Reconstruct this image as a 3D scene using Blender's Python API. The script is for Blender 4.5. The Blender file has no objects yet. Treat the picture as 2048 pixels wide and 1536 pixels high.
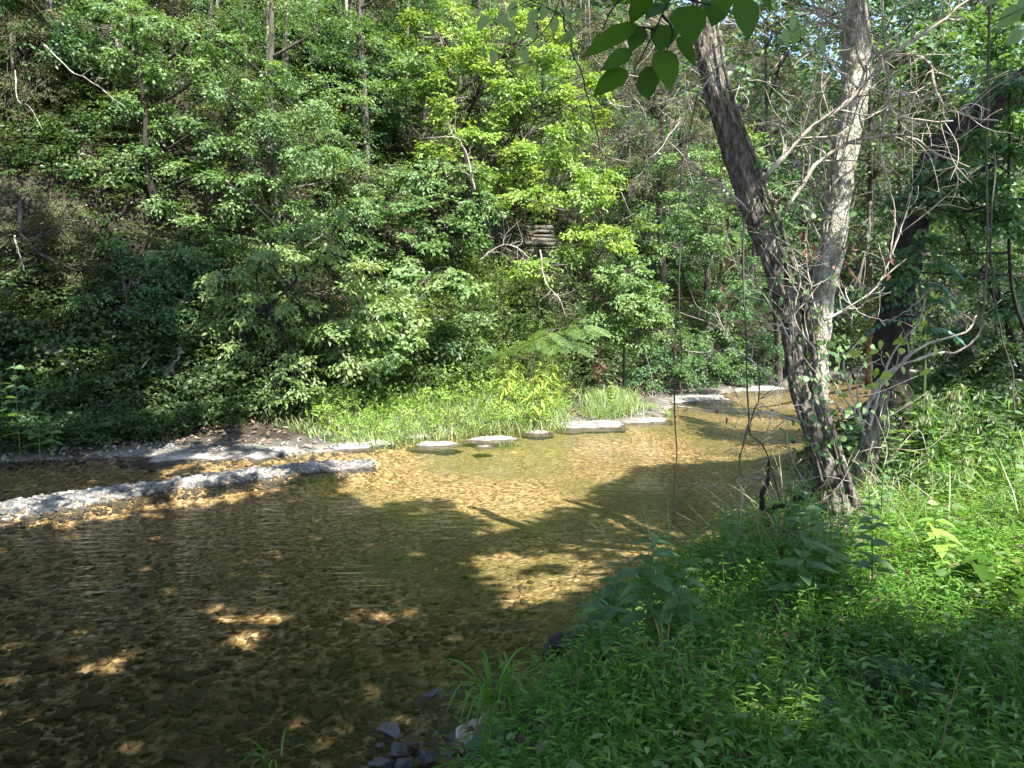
import bpy, bmesh, math, random
import numpy as np
from mathutils import Vector

random.seed(7)
RNG = np.random.default_rng(11)
SC = bpy.context.scene
COL = SC.collection

# ------------------------------------------------------------------ camera, sky, sun, exposure
CAM = np.array([0.0, 0.0, 2.2])
PITCH = math.radians(4.91)
FPX = 1490.0
cam_data = bpy.data.cameras.new('camera')
cam_data.sensor_width = 36.0
cam_data.lens = 36.0 * FPX / 2048.0
cam_data.clip_start = 0.05
cam_data.clip_end = 600.0
cam = bpy.data.objects.new('camera', cam_data)
cam.location = CAM
cam.rotation_euler = (math.radians(90) - PITCH, 0, 0)
COL.objects.link(cam)
SC.camera = cam

SUN_EL = math.radians(56)
SUN_H = np.array([0.54, -0.84])
SUN_H = SUN_H / np.linalg.norm(SUN_H)
SUN = np.array([SUN_H[0] * math.cos(SUN_EL), SUN_H[1] * math.cos(SUN_EL), math.sin(SUN_EL)])

world = bpy.data.worlds.new('World')
SC.world = world
world.use_nodes = True
wn = world.node_tree
sky = wn.nodes.new('ShaderNodeTexSky')
sky.sky_type = 'NISHITA'
sky.sun_disc = False
sky.sun_elevation = SUN_EL
sky.sun_rotation = math.atan2(SUN_H[0], SUN_H[1])
wn.links.new(sky.outputs[0], wn.nodes['Background'].inputs[0])
wn.nodes['Background'].inputs[1].default_value = 0.14

sun_data = bpy.data.lights.new('sun', 'SUN')
sun_data.energy = 5.0
sun_data.angle = math.radians(0.5)
sun_data.color = (1.0, 0.955, 0.88)
sun = bpy.data.objects.new('sun', sun_data)
sun.rotation_euler = Vector(SUN).to_track_quat('Z', 'Y').to_euler()
sun.location = (20, -30, 40)
COL.objects.link(sun)

SC.view_settings.view_transform = 'Standard'
SC.view_settings.look = 'None'
SC.view_settings.exposure = 2.03
SC.view_settings.gamma = 1.0
SC.view_settings.use_curve_mapping = False
SC.render.engine = 'CYCLES'
SC.cycles.max_bounces = 7
SC.cycles.diffuse_bounces = 4
SC.cycles.glossy_bounces = 2
SC.cycles.transmission_bounces = 4
SC.cycles.transparent_max_bounces = 8
SC.cycles.use_denoising = True
SC.cycles.sample_clamp_indirect = 6.0

# ------------------------------------------------------------------ helpers: geometry of the place
CP, SP = math.cos(PITCH), math.sin(PITCH)

def ray(u, v):
    cx, cy = (u - 1024.0) / FPX, (768.0 - v) / FPX
    return np.array([cx, CP + cy * SP, -SP + cy * CP])

def at(u, v, Y):
    """the point seen in direction (u, v) that stands Y metres away from the near bank's viewpoint"""
    d = ray(u, v)
    return CAM + d * (Y / d[1])

def onz(u, v, z=0.0):
    d = ray(u, v)
    return CAM + d * ((z - CAM[2]) / d[2])

def _hash(ix, iy, iz, seed):
    h = (ix * 374761393 + iy * 668265263 + iz * 2147483647 + seed * 974634777) & 0xFFFFFFFF
    h = ((h ^ (h >> 13)) * 1274126177) & 0xFFFFFFFF
    h = (h ^ (h >> 16)) & 0xFFFFFFFF
    return h.astype(np.float64) / 4294967295.0

def vnoise(x, y, z=0.0, seed=0):
    x, y, z = np.broadcast_arrays(np.asarray(x, float), np.asarray(y, float), np.asarray(z, float))
    ix, iy, iz = np.floor(x).astype(np.int64), np.floor(y).astype(np.int64), np.floor(z).astype(np.int64)
    fx, fy, fz = x - ix, y - iy, z - iz
    fx, fy, fz = fx * fx * (3 - 2 * fx), fy * fy * (3 - 2 * fy), fz * fz * (3 - 2 * fz)
    r = 0
    for dx in (0, 1):
        for dy in (0, 1):
            for dz in (0, 1):
                w = (fx if dx else 1 - fx) * (fy if dy else 1 - fy) * (fz if dz else 1 - fz)
                r = r + w * _hash(ix + dx, iy + dy, iz + dz, seed)
    return r

def fbm(x, y, z=0.0, seed=0, octv=4):
    r, a, t = 0, 1.0, 0
    for k in range(octv):
        r = r + a * vnoise(np.asarray(x) * 2 ** k, np.asarray(y) * 2 ** k, np.asarray(z) * 2 ** k, seed + k)
        t += a
        a *= 0.5
    return r / t

def norm(a):
    a = np.asarray(a, float)
    return a / np.maximum(np.linalg.norm(a, axis=-1, keepdims=True), 1e-9)

def sdist(px, py, line):
    """signed distance to a polyline, positive on its left"""
    best = np.full(px.shape, 1e9)
    sgn = np.ones(px.shape)
    for (ax, ay), (bx, by) in zip(line[:-1], line[1:]):
        dx, dy = bx - ax, by - ay
        L2 = dx * dx + dy * dy
        t = np.clip(((px - ax) * dx + (py - ay) * dy) / L2, 0, 1)
        ex, ey = px - ax - t * dx, py - ay - t * dy
        d = np.hypot(ex, ey)
        s = np.sign(dx * (py - ay) - dy * (px - ax))
        m = d < best - 1e-7
        best = np.where(m, d, best)
        sgn = np.where(m, np.where(s == 0, 1, s), sgn)
    return best * sgn

def inpoly(px, py, poly):
    inside = np.zeros(px.shape, bool)
    n = len(poly)
    j = n - 1
    for i in range(n):
        xi, yi = poly[i]
        xj, yj = poly[j]
        c = ((yi > py) != (yj > py)) & (px < (xj - xi) * (py - yi) / (yj - yi + 1e-12) + xi)
        inside ^= c
        j = i
    return inside

class MB:
    """collects vertices, faces and a per-vertex tint, then becomes one mesh object"""
    def __init__(self):
        self.v, self.f, self.t, self.n = [], {}, [], 0
    def add(self, V, faces, tint=0.5):
        V = np.asarray(V, float).reshape(-1, 3)
        for F in (faces if isinstance(faces, (list, tuple)) else [faces]):
            F = np.asarray(F, np.int64)
            if F.size:
                self.f.setdefault(F.shape[1], []).append(F + self.n)
        self.v.append(V)
        self.t.append(np.broadcast_to(np.asarray(tint, float), (len(V),)).copy())
        self.n += len(V)
        return self
    def mesh(self, name, smooth=False):
        me = bpy.data.meshes.new(name)
        if not self.n:
            return me
        V = np.concatenate(self.v)
        me.vertices.add(len(V))
        me.vertices.foreach_set('co', V.astype(np.float32).ravel())
        loops, starts, tot = [], [], 0
        for k, L in self.f.items():
            F = np.concatenate(L)
            loops.append(F.ravel())
            starts.append(tot + np.arange(len(F)) * k)
            tot += F.size
        loops = np.concatenate(loops).astype(np.int32)
        starts = np.concatenate(starts).astype(np.int32)
        me.loops.add(len(loops))
        me.loops.foreach_set('vertex_index', loops)
        me.polygons.add(len(starts))
        me.polygons.foreach_set('loop_start', starts)
        if smooth:
            me.polygons.foreach_set('use_smooth', np.ones(len(starts), bool))
        a = me.attributes.new('tint', 'FLOAT', 'POINT')
        a.data.foreach_set('value', np.concatenate(self.t).astype(np.float32))
        me.update(calc_edges=True)
        return me
    def build(self, name, mat, parent=None, smooth=False, kind=None):
        me = self.mesh(name, smooth)
        me.materials.append(mat)
        return link(name, me, parent, kind)

def link(name, data, parent=None, kind=None):
    o = bpy.data.objects.new(name, data)
    COL.objects.link(o)
    if parent is not None:
        o.parent = parent
        o.matrix_parent_inverse = parent.matrix_basis.inverted()
    if kind:
        o['kind'] = kind
    return o

def tag(o, label, cat, group=None):
    o['label'] = label
    o['category'] = cat
    if group:
        o['group'] = group
    return o

def thing(name, label, cat, loc, group=None):
    o = bpy.data.objects.new(name, None)
    o.empty_display_size = 0.1
    o.location = [float(c) for c in loc]
    COL.objects.link(o)
    return tag(o, label, cat, group)

def spline(pts, n):
    P = np.asarray(pts, float)
    if len(P) == 2:
        return P[0] + (P[1] - P[0]) * np.linspace(0, 1, n)[:, None]
    P = np.vstack([2 * P[0] - P[1], P, 2 * P[-1] - P[-2]])
    t = np.linspace(0, len(P) - 3 - 1e-6, n)
    i = t.astype(int)
    f = (t - i)[:, None]
    a, b, c, d = P[i], P[i + 1], P[i + 2], P[i + 3]
    return 0.5 * ((2 * b) + (-a + c) * f + (2 * a - 5 * b + 4 * c - d) * f * f + (-a + 3 * b - 3 * c + d) * f ** 3)

def frames(P):
    T = norm(np.gradient(P, axis=0))
    ref = np.array([0.31, 0.93, 0.2]) if abs(T[0][1]) < 0.9 else np.array([1.0, 0.1, 0.2])
    S = np.zeros_like(P)
    s = ref
    for i in range(len(P)):
        s = s - T[i] * np.dot(s, T[i])
        s = s / np.linalg.norm(s)
        S[i] = s
    return T, S, np.cross(T, S)

def tube(mb, P, R, ns=5, tint=0.5, disp=None):
    P = np.asarray(P, float)
    n = len(P)
    R = np.broadcast_to(np.asarray(R, float), (n,))
    T, S, B = frames(P)
    a = np.arange(ns) / ns * 2 * np.pi
    rad = np.repeat(R[:, None], ns, 1)
    if disp is not None:
        rad = rad * disp(a, P)
    V = P[:, None, :] + rad[..., None] * (np.cos(a)[None, :, None] * S[:, None, :] + np.sin(a)[None, :, None] * B[:, None, :])
    i = np.arange(n - 1)[:, None] * ns
    j = np.arange(ns)[None, :]
    k = (j + 1) % ns
    Q = np.stack([i + j, i + k, i + ns + k, i + ns + j], -1).reshape(-1, 4)
    caps = [np.array([list(range(ns))[::-1]]), np.array([list(range((n - 1) * ns, n * ns))])]
    mb.add(V.reshape(-1, 3), [Q] + caps, tint)

# ---- leaves
def leaves(mb, P, D, N, L, W, tint, kind='lo', droop=0.15, fold=0.25):
    """one leaf per row: base P, direction D, face normal N, length L, width W"""
    P = np.asarray(P, float)
    n = len(P)
    if n == 0:
        return
    D = norm(D)
    S = norm(np.cross(D, N))
    N = np.cross(S, D)
    L = np.broadcast_to(np.asarray(L, float), (n,))
    W = np.broadcast_to(np.asarray(W, float), (n,))
    tint = np.broadcast_to(np.asarray(tint, float), (n,))
    if kind == 'lo':
        T = np.array([(0, 0), (.42, -.5), (1, 0), (.42, .5)])
        F = [np.array([(0, 1, 2), (0, 2, 3)])]
    elif kind == 'blade':
        T = np.array([(0, -.4), (0, .4), (.45, -.5), (.45, .5), (.8, -.3), (.8, .3), (1, 0)])
        F = [np.array([(0, 2, 3, 1), (2, 4, 5, 3)]), np.array([(4, 6, 5)])]
    elif kind == 'round':
        T = np.array([(0, 0), (.08, -.28), (.08, 0), (.08, .28), (.32, -.5), (.32, 0), (.32, .5), (.62, -.4), (.62, 0), (.62, .4), (.86, -.17), (.86, 0), (.86, .17), (1, 0)])
        F = [np.array([(0, 1, 2), (0, 2, 3), (10, 13, 11), (11, 13, 12)]),
             np.array([(1, 4, 5, 2), (2, 5, 6, 3), (4, 7, 8, 5), (5, 8, 9, 6), (7, 10, 11, 8), (8, 11, 12, 9)])]
    else:   # 'mid'
        T = np.array([(0, 0), (.3, -.48), (.3, 0), (.3, .48), (.68, -.36), (.68, 0), (.68, .36), (1, 0)])
        F = [np.array([(0, 1, 2), (0, 2, 3), (4, 7, 5), (5, 7, 6)]), np.array([(1, 4, 5, 2), (2, 5, 6, 3)])]
    a, s = T[:, 0], T[:, 1]
    V = (P[:, None, :] + D[:, None, :] * (a[None, :] * L[:, None])[..., None]
         + S[:, None, :] * (s[None, :] * W[:, None])[..., None]
         + N[:, None, :] * (np.abs(s)[None, :] * fold * W[:, None] - droop * (a ** 2)[None, :] * L[:, None])[..., None])
    k = len(T)
    off = (np.arange(n) * k)[:, None, None]
    mb.add(V.reshape(-1, 3), [(f[None] + off).reshape(-1, f.shape[1]) for f in F], np.repeat(tint, k))

def rdir(n, rng):
    return norm(rng.normal(size=(n, 3)))

def spray_template(rng, n):
    """leaf bases and directions along a flat forked twig one unit long"""
    tw = [((0, 0), (1, 0), n // 2)]
    for k in range(3):
        b = 0.2 + 0.2 * k
        sg = 1 if k % 2 else -1
        an = sg * rng.uniform(0.6, 0.95)
        ln = 0.65 - 0.12 * k
        tw.append(((b, 0), (b + ln * math.cos(an), ln * math.sin(an)), n // 6))
    pos, dr = [], []
    for p0, p1, m in tw:
        th = math.atan2(p1[1] - p0[1], p1[0] - p0[0])
        for i in range(m):
            t = (i + 1) / m
            pos.append((p0[0] + (p1[0] - p0[0]) * t, p0[1] + (p1[1] - p0[1]) * t))
            dr.append(th + (0.85 if i % 2 else -0.85) * (1 - 0.75 * (i == m - 1)))
    return np.array(pos), np.array(dr)

def sprays(mb, O, Fw, S, L, W, rng, tint, n=24, kind='lo', up=0.75, jit=0.45, droop=0.2):
    """leafy twigs: origins O, forward directions Fw, twig length S (metres)"""
    m = len(O)
    if m == 0:
        return
    S = np.broadcast_to(np.asarray(S, float), (m,))
    tint = np.broadcast_to(np.asarray(tint, float), (m,))
    Fw = norm(Fw)
    Z = np.array([0, 0, 1.0])
    N = norm(Z * up + Fw * (1 - up) + rng.normal(size=(m, 3)) * 0.18)
    R = norm(np.cross(Fw, N))
    N = np.cross(R, Fw)
    pos, dr = spray_template(rng, n)
    k = len(pos)
    keep = rng.random((m, k)) < 0.88
    p = pos[None] + rng.normal(size=(m, k, 2)) * 0.05
    sag = -0.18 * (p[..., 0] ** 2)
    B = (O[:, None, :] + S[:, None, None] * (p[..., 0:1] * Fw[:, None, :] + p[..., 1:2] * R[:, None, :])
         + (S[:, None] * sag)[..., None] * Z + rng.normal(size=(m, k, 3)) * 0.03 * S[:, None, None])
    th = dr[None] + rng.normal(size=(m, k)) * 0.35
    D = np.cos(th)[..., None] * Fw[:, None, :] + np.sin(th)[..., None] * R[:, None, :] + np.array([0, 0, -0.25]) + rng.normal(size=(m, k, 3)) * 0.15
    Nn = N[:, None, :] + rng.normal(size=(m, k, 3)) * jit
    sc = rng.uniform(0.65, 1.2, (m, k))
    ti = np.clip(tint[:, None] + rng.normal(size=(m, k)) * 0.13, 0, 1)
    K = keep
    leaves(mb, B[K], D[K], Nn[K], (L * sc)[K], (W * sc)[K], ti[K], kind, droop)

# ------------------------------------------------------------------ materials
def nodes_of(name):
    m = bpy.data.materials.new(name)
    m.use_nodes = True
    nt = m.node_tree
    return m, nt, nt.nodes, nt.links, nt.nodes['Principled BSDF']

def ramp(nd, lk, src, stops):
    r = nd.new('ShaderNodeValToRGB')
    el = r.color_ramp.elements
    while len(el) < len(stops):
        el.new(0.5)
    for e, (p, c) in zip(el, stops):
        e.position = p
        e.color = (*c, 1)
    lk.new(src, r.inputs[0])
    return r.outputs[0]

def leaf_mat(name, c0, c1, c2, trans=0.35, rough=0.45, spec=0.35, k=1.0):
    c0, c1, c2 = ((k * c[0] * 1.12, k * c[1] * 1.0, k * c[2] * (2.0 if k > 1 else 1)) for c in (c0, c1, c2))
    m, nt, nd, lk, bs = nodes_of(name)
    a = nd.new('ShaderNodeAttribute')
    a.attribute_name = 'tint'
    col = ramp(nd, lk, a.outputs['Fac'], [(0.0, c0), (0.5, c1), (1.0, c2)])
    lk.new(col, bs.inputs['Base Color'])
    bs.inputs['Roughness'].default_value = rough
    bs.inputs['Specular IOR Level'].default_value = spec
    tr = nd.new('ShaderNodeBsdfTranslucent')
    mx = nd.new('ShaderNodeMix')
    mx.data_type = 'RGBA'
    mx.blend_type = 'MULTIPLY'
    mx.inputs[0].default_value = 1.0
    lk.new(col, mx.inputs[6])
    mx.inputs[7].default_value = (1.5, 1.5, 0.6, 1)
    lk.new(mx.outputs[2], tr.inputs['Color'])
    sh = nd.new('ShaderNodeMixShader')
    sh.inputs[0].default_value = trans
    lk.new(bs.outputs[0], sh.inputs[1])
    lk.new(tr.outputs[0], sh.inputs[2])
    lk.new(sh.outputs[0], nd['Material Output'].inputs[0])
    return m

def noise_mat(name, stops, scale=6.0, detail=8.0, rough=0.9, bump=0.5, bscale=None, stretch=(1, 1, 1), dist=0.02, spec=0.3, vor=None):
    m, nt, nd, lk, bs = nodes_of(name)
    tc = nd.new('ShaderNodeTexCoord')
    mp = nd.new('ShaderNodeMapping')
    mp.inputs['Scale'].default_value = stretch
    lk.new(tc.outputs['Object'], mp.inputs[0])
    no = nd.new('ShaderNodeTexNoise')
    no.inputs['Scale'].default_value = scale
    no.inputs['Detail'].default_value = detail
    no.inputs['Roughness'].default_value = 0.65
    lk.new(mp.outputs[0], no.inputs['Vector'])
    lk.new(ramp(nd, lk, no.outputs[0], stops), bs.inputs['Base Color'])
    bs.inputs['Roughness'].default_value = rough
    bs.inputs['Specular IOR Level'].default_value = spec
    n2 = nd.new('ShaderNodeTexNoise')
    n2.inputs['Scale'].default_value = bscale or scale * 3
    n2.inputs['Detail'].default_value = 6
    lk.new(mp.outputs[0], n2.inputs['Vector'])
    bp = nd.new('ShaderNodeBump')
    bp.inputs['Strength'].default_value = bump
    bp.inputs['Distance'].default_value = dist
    lk.new(n2.outputs[0], bp.inputs['Height'])
    lk.new(bp.outputs[0], bs.inputs['Normal'])
    return m

M = {}
M['yellow'] = leaf_mat('yellow_green_leaf', (.070, .135, .014), (.105, .19, .018), (.17, .23, .024), k=1.5)
M['mid'] = leaf_mat('mid_green_leaf', (.030, .075, .016), (.052, .115, .022), (.11, .155, .03), k=1.4)
M['fresh'] = leaf_mat('fresh_green_leaf', (.045, .10, .018), (.075, .145, .025), (.13, .19, .035), k=1.4)
M['dark'] = leaf_mat('dark_green_leaf', (.02, .045, .015), (.036, .072, .022), (.065, .105, .03))
M['glossy'] = leaf_mat('glossy_blue_green_leaf', (.03, .08, .03), (.045, .11, .04), (.08, .14, .05), rough=.28, spec=.6, k=1.3)
M['cedar'] = leaf_mat('cedar_foliage', (.035, .05, .018), (.06, .078, .028), (.11, .11, .045), trans=.15, rough=.7)
M['grey'] = leaf_mat('grey_green_scrub', (.05, .06, .035), (.085, .095, .05), (.15, .14, .09), trans=.15, rough=.7)
M['under'] = leaf_mat('shade_green_leaf', (.03, .085, .010), (.042, .11, .012), (.06, .135, .015), trans=.5, rough=.6, spec=.12)
M['mimosa'] = leaf_mat('feathery_leaf', (.07, .14, .025), (.10, .18, .03), (.14, .21, .035), k=1.2)
M['grass'] = leaf_mat('stilt_grass', (.030, .085, .007), (.048, .12, .008), (.09, .16, .011), trans=.4, k=1.9)
M['bankgrass'] = leaf_mat('bank_grass', (.08, .14, .025), (.13, .19, .04), (.26, .25, .10), trans=.35, k=1.5)
M['straw'] = leaf_mat('straw', (.22, .17, .10), (.30, .24, .15), (.38, .32, .2), trans=.2, rough=.8)
M['dead'] = leaf_mat('dead_leaf', (.05, .026, .018), (.085, .044, .03), (.14, .085, .06), trans=.2, rough=.8)
M['litter'] = leaf_mat('fallen_leaf', (.06, .043, .027), (.11, .083, .055), (.20, .155, .11), trans=.1, rough=.85)
M['bark'] = noise_mat('furrowed_bark', [(.30, (.018, .015, .011)), (.44, (.075, .064, .05)), (.58, (.20, .18, .15)), (.8, (.36, .335, .30))], 6, 10, .92, 1.0, 16, (3.2, 3.2, 1.0), .06)
M['palebark'] = noise_mat('lichened_bark', [(.27, (.06, .055, .037)), (.41, (.20, .185, .13)), (.55, (.38, .36, .30)), (.76, (.54, .52, .47))], 7, 9, .92, 1.0, 20, (2.5, 2.5, 1.2), .05)
M['darkbark'] = noise_mat('dark_bark', [(.3, (.010, .009, .007)), (.55, (.024, .021, .016)), (.8, (.06, .055, .045))], 5, 8, .95, .9, 20, (2, 2, .6), .03)  # tone lowered to paint in the shade on the bending trunk
M['twig'] = noise_mat('bare_twig', [(.3, (.15, .125, .10)), (.55, (.32, .285, .24)), (.8, (.5, .46, .41))], 9, 5, .85, .3, 40, (1, 1, .5))
M['hilltrunk'] = noise_mat('grey_hill_bark', [(.3, (.03, .026, .02)), (.55, (.085, .075, .06)), (.8, (.20, .18, .155))], 4, 7, .9, .6, 16, (1, 1, .3))
M['greenstem'] = noise_mat('green_stem', [(.3, (.05, .09, .025)), (.7, (.09, .13, .04))], 10, 3, .6, .1)
M['blackroot'] = noise_mat('wet_dark_root', [(.3, (.008, .008, .007)), (.7, (.03, .027, .022))], 12, 6, .55, .6)

# ------------------------------------------------------------------ the ground: banks, bed, hillside
def px_line(L, z=0.0):
    return [tuple(onz(u, v, z)[:2]) for u, v in L]

NEAR = [(-60, -14), (-30, -7), (-12, -2.0), (-5, .2), (-2.0, 1.5)] + px_line(
    [(790, 1680), (900, 1580), (925, 1525), (965, 1485), (1015, 1445), (1080, 1390), (1110, 1330), (1150, 1250), (1235, 1180), (1400, 1120), (1530, 1065),
     (1620, 1000), (1700, 900), (1790, 838), (1930, 795), (2120, 765), (2500, 742)]) + [(70, 45), (120, 60)]
FAR = [(-60, -4), (-30, 4), (-14, 9.4)] + px_line(
    [(0, 925), (250, 915), (400, 921), (520, 916), (620, 908), (740, 893), (830, 876), (960, 864), (1050, 859), (1120, 853), (1250, 850), (1335, 838),
     (1350, 806), (1420, 790), (1550, 777), (1700, 754), (1900, 737), (2100, 722)]) + [(75, 75), (120, 95)]
BAR = px_line([(-220, 1075), (-80, 1040), (60, 1016), (150, 1003), (260, 985), (400, 966), (520, 951), (640, 938), (740, 929)])

def shore_d(x, y):
    w = 0.10 * (fbm(x * 1.7, y * 1.7, 0, 3, 3) - 0.5) * 2
    return -sdist(x, y, NEAR) + w, sdist(x, y, FAR) + w

HP = np.array([(0, -.02), (.4, .07), (1.2, .13), (2.4, .35), (3.6, 1.3), (5.2, 2.8), (6.0, 3.5), (6.5, 5.2), (7.6, 5.9), (9, 7.5), (14, 12.8), (22, 21), (40, 34), (60, 40), (400, 60)])

def ground_parts(x, y):
    dn, df = shore_d(x, y)
    n1 = fbm(x * .9, y * .9, 0, 21, 4) - .5
    n2 = fbm(x * .25, y * .25, 0, 31, 3) - .5
    zn = 0.62 * (1 - np.exp(-np.maximum(dn, 0) / .75)) + .012 * np.maximum(dn, 0) + .12 * n1 * np.clip(dn / .6, 0, 1) + .25 * n2 * np.clip(dn / 6, 0, 1)
    dd = np.maximum(df, 0) * (1 + .35 * n2)
    zf = np.interp(dd, HP[:, 0], HP[:, 1]) + n1 * np.clip(df / 4, 0, 1) * .7
    edge = np.minimum(-dn, -df)
    zs = -(.02 + .19 * np.clip(edge / 1.6, 0, 1)) + .05 * n1 + .03 * (fbm(x * 5, y * 5, 0, 41, 2) - .5)
    db = np.abs(sdist(x, y, BAR))
    wid = np.clip(.70 - .08 * (x + 5), .35, 1.0)
    bar = np.exp(-(db / (wid * .85)) ** 2) * (.262 + .09 * n1)
    zs = zs + bar
    z = np.where(dn > 0, zn, np.where(df > 0, zf, np.minimum(zs, .045 + .02 * n1)))
    return z, dn, df, db

def ground_z(x, y):
    return ground_parts(np.atleast_1d(np.asarray(x, float)), np.atleast_1d(np.asarray(y, float)))[0]

def axis(spec):
    out = []
    for a, b, s in spec:
        out.append(np.arange(a, b, s))
    return np.concatenate(out + [[spec[-1][1]]])

gx = axis([(-160, -40, 8), (-40, -16, 1.2), (-16, 10, .11), (10, 22, .4), (22, 60, 1.5), (60, 160, 8)])
gy = axis([(-120, -20, 8), (-20, 0, 1.0), (0, 19, .10), (19, 34, .3), (34, 70, 1.5), (70, 200, 8)])
GX, GY = np.meshgrid(gx, gy, indexing='xy')
GZ, DN, DF, DB = ground_parts(GX, GY)
nx, ny = len(gx), len(gy)
ii, jj = np.meshgrid(np.arange(nx - 1), np.arange(ny - 1), indexing='xy')
base = jj * nx + ii
Q = np.stack([base, base + 1, base + nx + 1, base + nx], -1).reshape(-1, 4)
cdn = DN.ravel()[Q].mean(1)
cdf = DF.ravel()[Q].mean(1)
VV = np.stack([GX, GY, GZ], -1).reshape(-1, 3)

def sheet(name, mask, mat):
    q = Q[mask]
    ids, inv = np.unique(q, return_inverse=True)
    mb = MB()
    mb.add(VV[ids], [inv.reshape(-1, 4)])
    return mb.build(name, mat, smooth=True, kind='structure')

# bed: ochre gravel in cells, dark and pale stones, green drifts mixing algae with painted foliage reflection
m, nt, nd, lk, bs = nodes_of('gravel_bed')
tc = nd.new('ShaderNodeTexCoord')
vo = nd.new('ShaderNodeTexVoronoi'); vo.inputs['Scale'].default_value = 17; vo.inputs['Randomness'].default_value = 1
vo2 = nd.new('ShaderNodeTexVoronoi'); vo2.inputs['Scale'].default_value = 24
no = nd.new('ShaderNodeTexNoise'); no.inputs['Scale'].default_value = .55; no.inputs['Detail'].default_value = 5
nw = nd.new('ShaderNodeTexNoise'); nw.inputs['Scale'].default_value = 7; nw.inputs['Detail'].default_value = 3
vm = nd.new('ShaderNodeVectorMath'); vm.operation = 'MULTIPLY_ADD'
lk.new(nw.outputs['Color'], vm.inputs[0]); vm.inputs[1].default_value = (.12, .12, .12); lk.new(tc.outputs['Object'], vm.inputs[2])
lk.new(vm.outputs[0], vo.inputs['Vector']); lk.new(vm.outputs[0], vo2.inputs['Vector']); lk.new(tc.outputs['Object'], no.inputs['Vector'])
sep = nd.new('ShaderNodeSeparateColor'); lk.new(vo.outputs['Color'], sep.inputs[0])
sep2 = nd.new('ShaderNodeSeparateColor'); lk.new(vo2.outputs['Color'], sep2.inputs[0])
c1 = ramp(nd, lk, sep.outputs[0], [(0, (.04, .025, .013)), (.3, (.13, .085, .042)), (.6, (.25, .175, .088)), (.85, (.37, .28, .165)), (1, (.54, .45, .32))])
c2 = ramp(nd, lk, sep2.outputs[1], [(0, (.03, .018, .009)), (.35, (.14, .092, .043)), (.7, (.36, .265, .145)), (1, (.66, .55, .39))])  # wide dark-pale contrast also paints ripple caustics into the gravel colour
mx = nd.new('ShaderNodeMix'); mx.data_type = 'RGBA'; mx.inputs[0].default_value = .6
lk.new(c1, mx.inputs[6]); lk.new(c2, mx.inputs[7])
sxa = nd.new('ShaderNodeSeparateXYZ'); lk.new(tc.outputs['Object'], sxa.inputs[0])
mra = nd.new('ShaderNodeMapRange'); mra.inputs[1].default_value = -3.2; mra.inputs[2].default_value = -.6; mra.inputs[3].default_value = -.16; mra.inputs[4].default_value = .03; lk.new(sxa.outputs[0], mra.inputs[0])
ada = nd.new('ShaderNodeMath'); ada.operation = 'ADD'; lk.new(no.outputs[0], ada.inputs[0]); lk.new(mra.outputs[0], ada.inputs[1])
algae_sheen = ramp(nd, lk, ada.outputs[0], [(.38, (0, 0, 0)), (.60, (.72, .72, .72))])
mx2 = nd.new('ShaderNodeMix'); mx2.data_type = 'RGBA'; lk.new(algae_sheen, mx2.inputs[0]); lk.new(mx.outputs[2], mx2.inputs[6]); mx2.inputs[7].default_value = (.10, .105, .045, 1)
lk.new(mx2.outputs[2], bs.inputs['Base Color']); bs.inputs['Roughness'].default_value = .8; bs.inputs['Specular IOR Level'].default_value = .2
bp = nd.new('ShaderNodeBump'); bp.inputs['Strength'].default_value = .8; bp.inputs['Distance'].default_value = .03; bp.invert = True
lk.new(vo.outputs['Distance'], bp.inputs['Height']); lk.new(bp.outputs[0], bs.inputs['Normal'])
M['bed'] = m
M['soil'] = noise_mat('bank_soil', [(.3, (.02, .016, .01)), (.55, (.05, .04, .026)), (.8, (.09, .072, .05))], 3, 8, .95, .8, 14)
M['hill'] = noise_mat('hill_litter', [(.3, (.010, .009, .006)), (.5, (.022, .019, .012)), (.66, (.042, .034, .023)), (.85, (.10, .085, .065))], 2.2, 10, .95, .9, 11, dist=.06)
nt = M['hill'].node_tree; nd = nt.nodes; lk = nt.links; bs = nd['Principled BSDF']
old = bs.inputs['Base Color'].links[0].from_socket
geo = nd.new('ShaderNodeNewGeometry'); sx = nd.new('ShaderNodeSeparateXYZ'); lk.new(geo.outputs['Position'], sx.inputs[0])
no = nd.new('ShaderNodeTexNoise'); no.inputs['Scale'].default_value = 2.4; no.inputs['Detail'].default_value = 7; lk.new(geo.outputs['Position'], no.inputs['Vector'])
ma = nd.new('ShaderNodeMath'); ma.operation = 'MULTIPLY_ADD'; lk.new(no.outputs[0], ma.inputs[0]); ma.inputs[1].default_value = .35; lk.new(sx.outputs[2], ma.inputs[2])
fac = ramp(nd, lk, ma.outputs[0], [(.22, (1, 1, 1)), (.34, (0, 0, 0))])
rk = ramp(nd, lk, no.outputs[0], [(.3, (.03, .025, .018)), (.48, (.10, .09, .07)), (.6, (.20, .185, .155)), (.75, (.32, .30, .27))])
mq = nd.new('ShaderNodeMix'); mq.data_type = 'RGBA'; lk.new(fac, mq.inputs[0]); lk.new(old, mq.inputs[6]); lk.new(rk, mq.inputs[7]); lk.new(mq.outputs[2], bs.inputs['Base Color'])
M['limestone'] = noise_mat('pale_limestone', [(.25, (.05, .045, .036)), (.4, (.13, .12, .10)), (.56, (.25, .235, .21)), (.75, (.38, .365, .34))], 3.6, 10, .85, .9, 16, dist=.04)
nt = M['limestone'].node_tree; nd = nt.nodes; lk = nt.links; bs = nd['Principled BSDF']
old = bs.inputs['Base Color'].links[0].from_socket
geo = nd.new('ShaderNodeNewGeometry'); sx = nd.new('ShaderNodeSeparateXYZ'); lk.new(geo.outputs['Position'], sx.inputs[0])
wl_ = ramp(nd, lk, sx.outputs[2], [(.006, (.25, .23, .19)), (.022, (1, 1, 1))])
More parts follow.
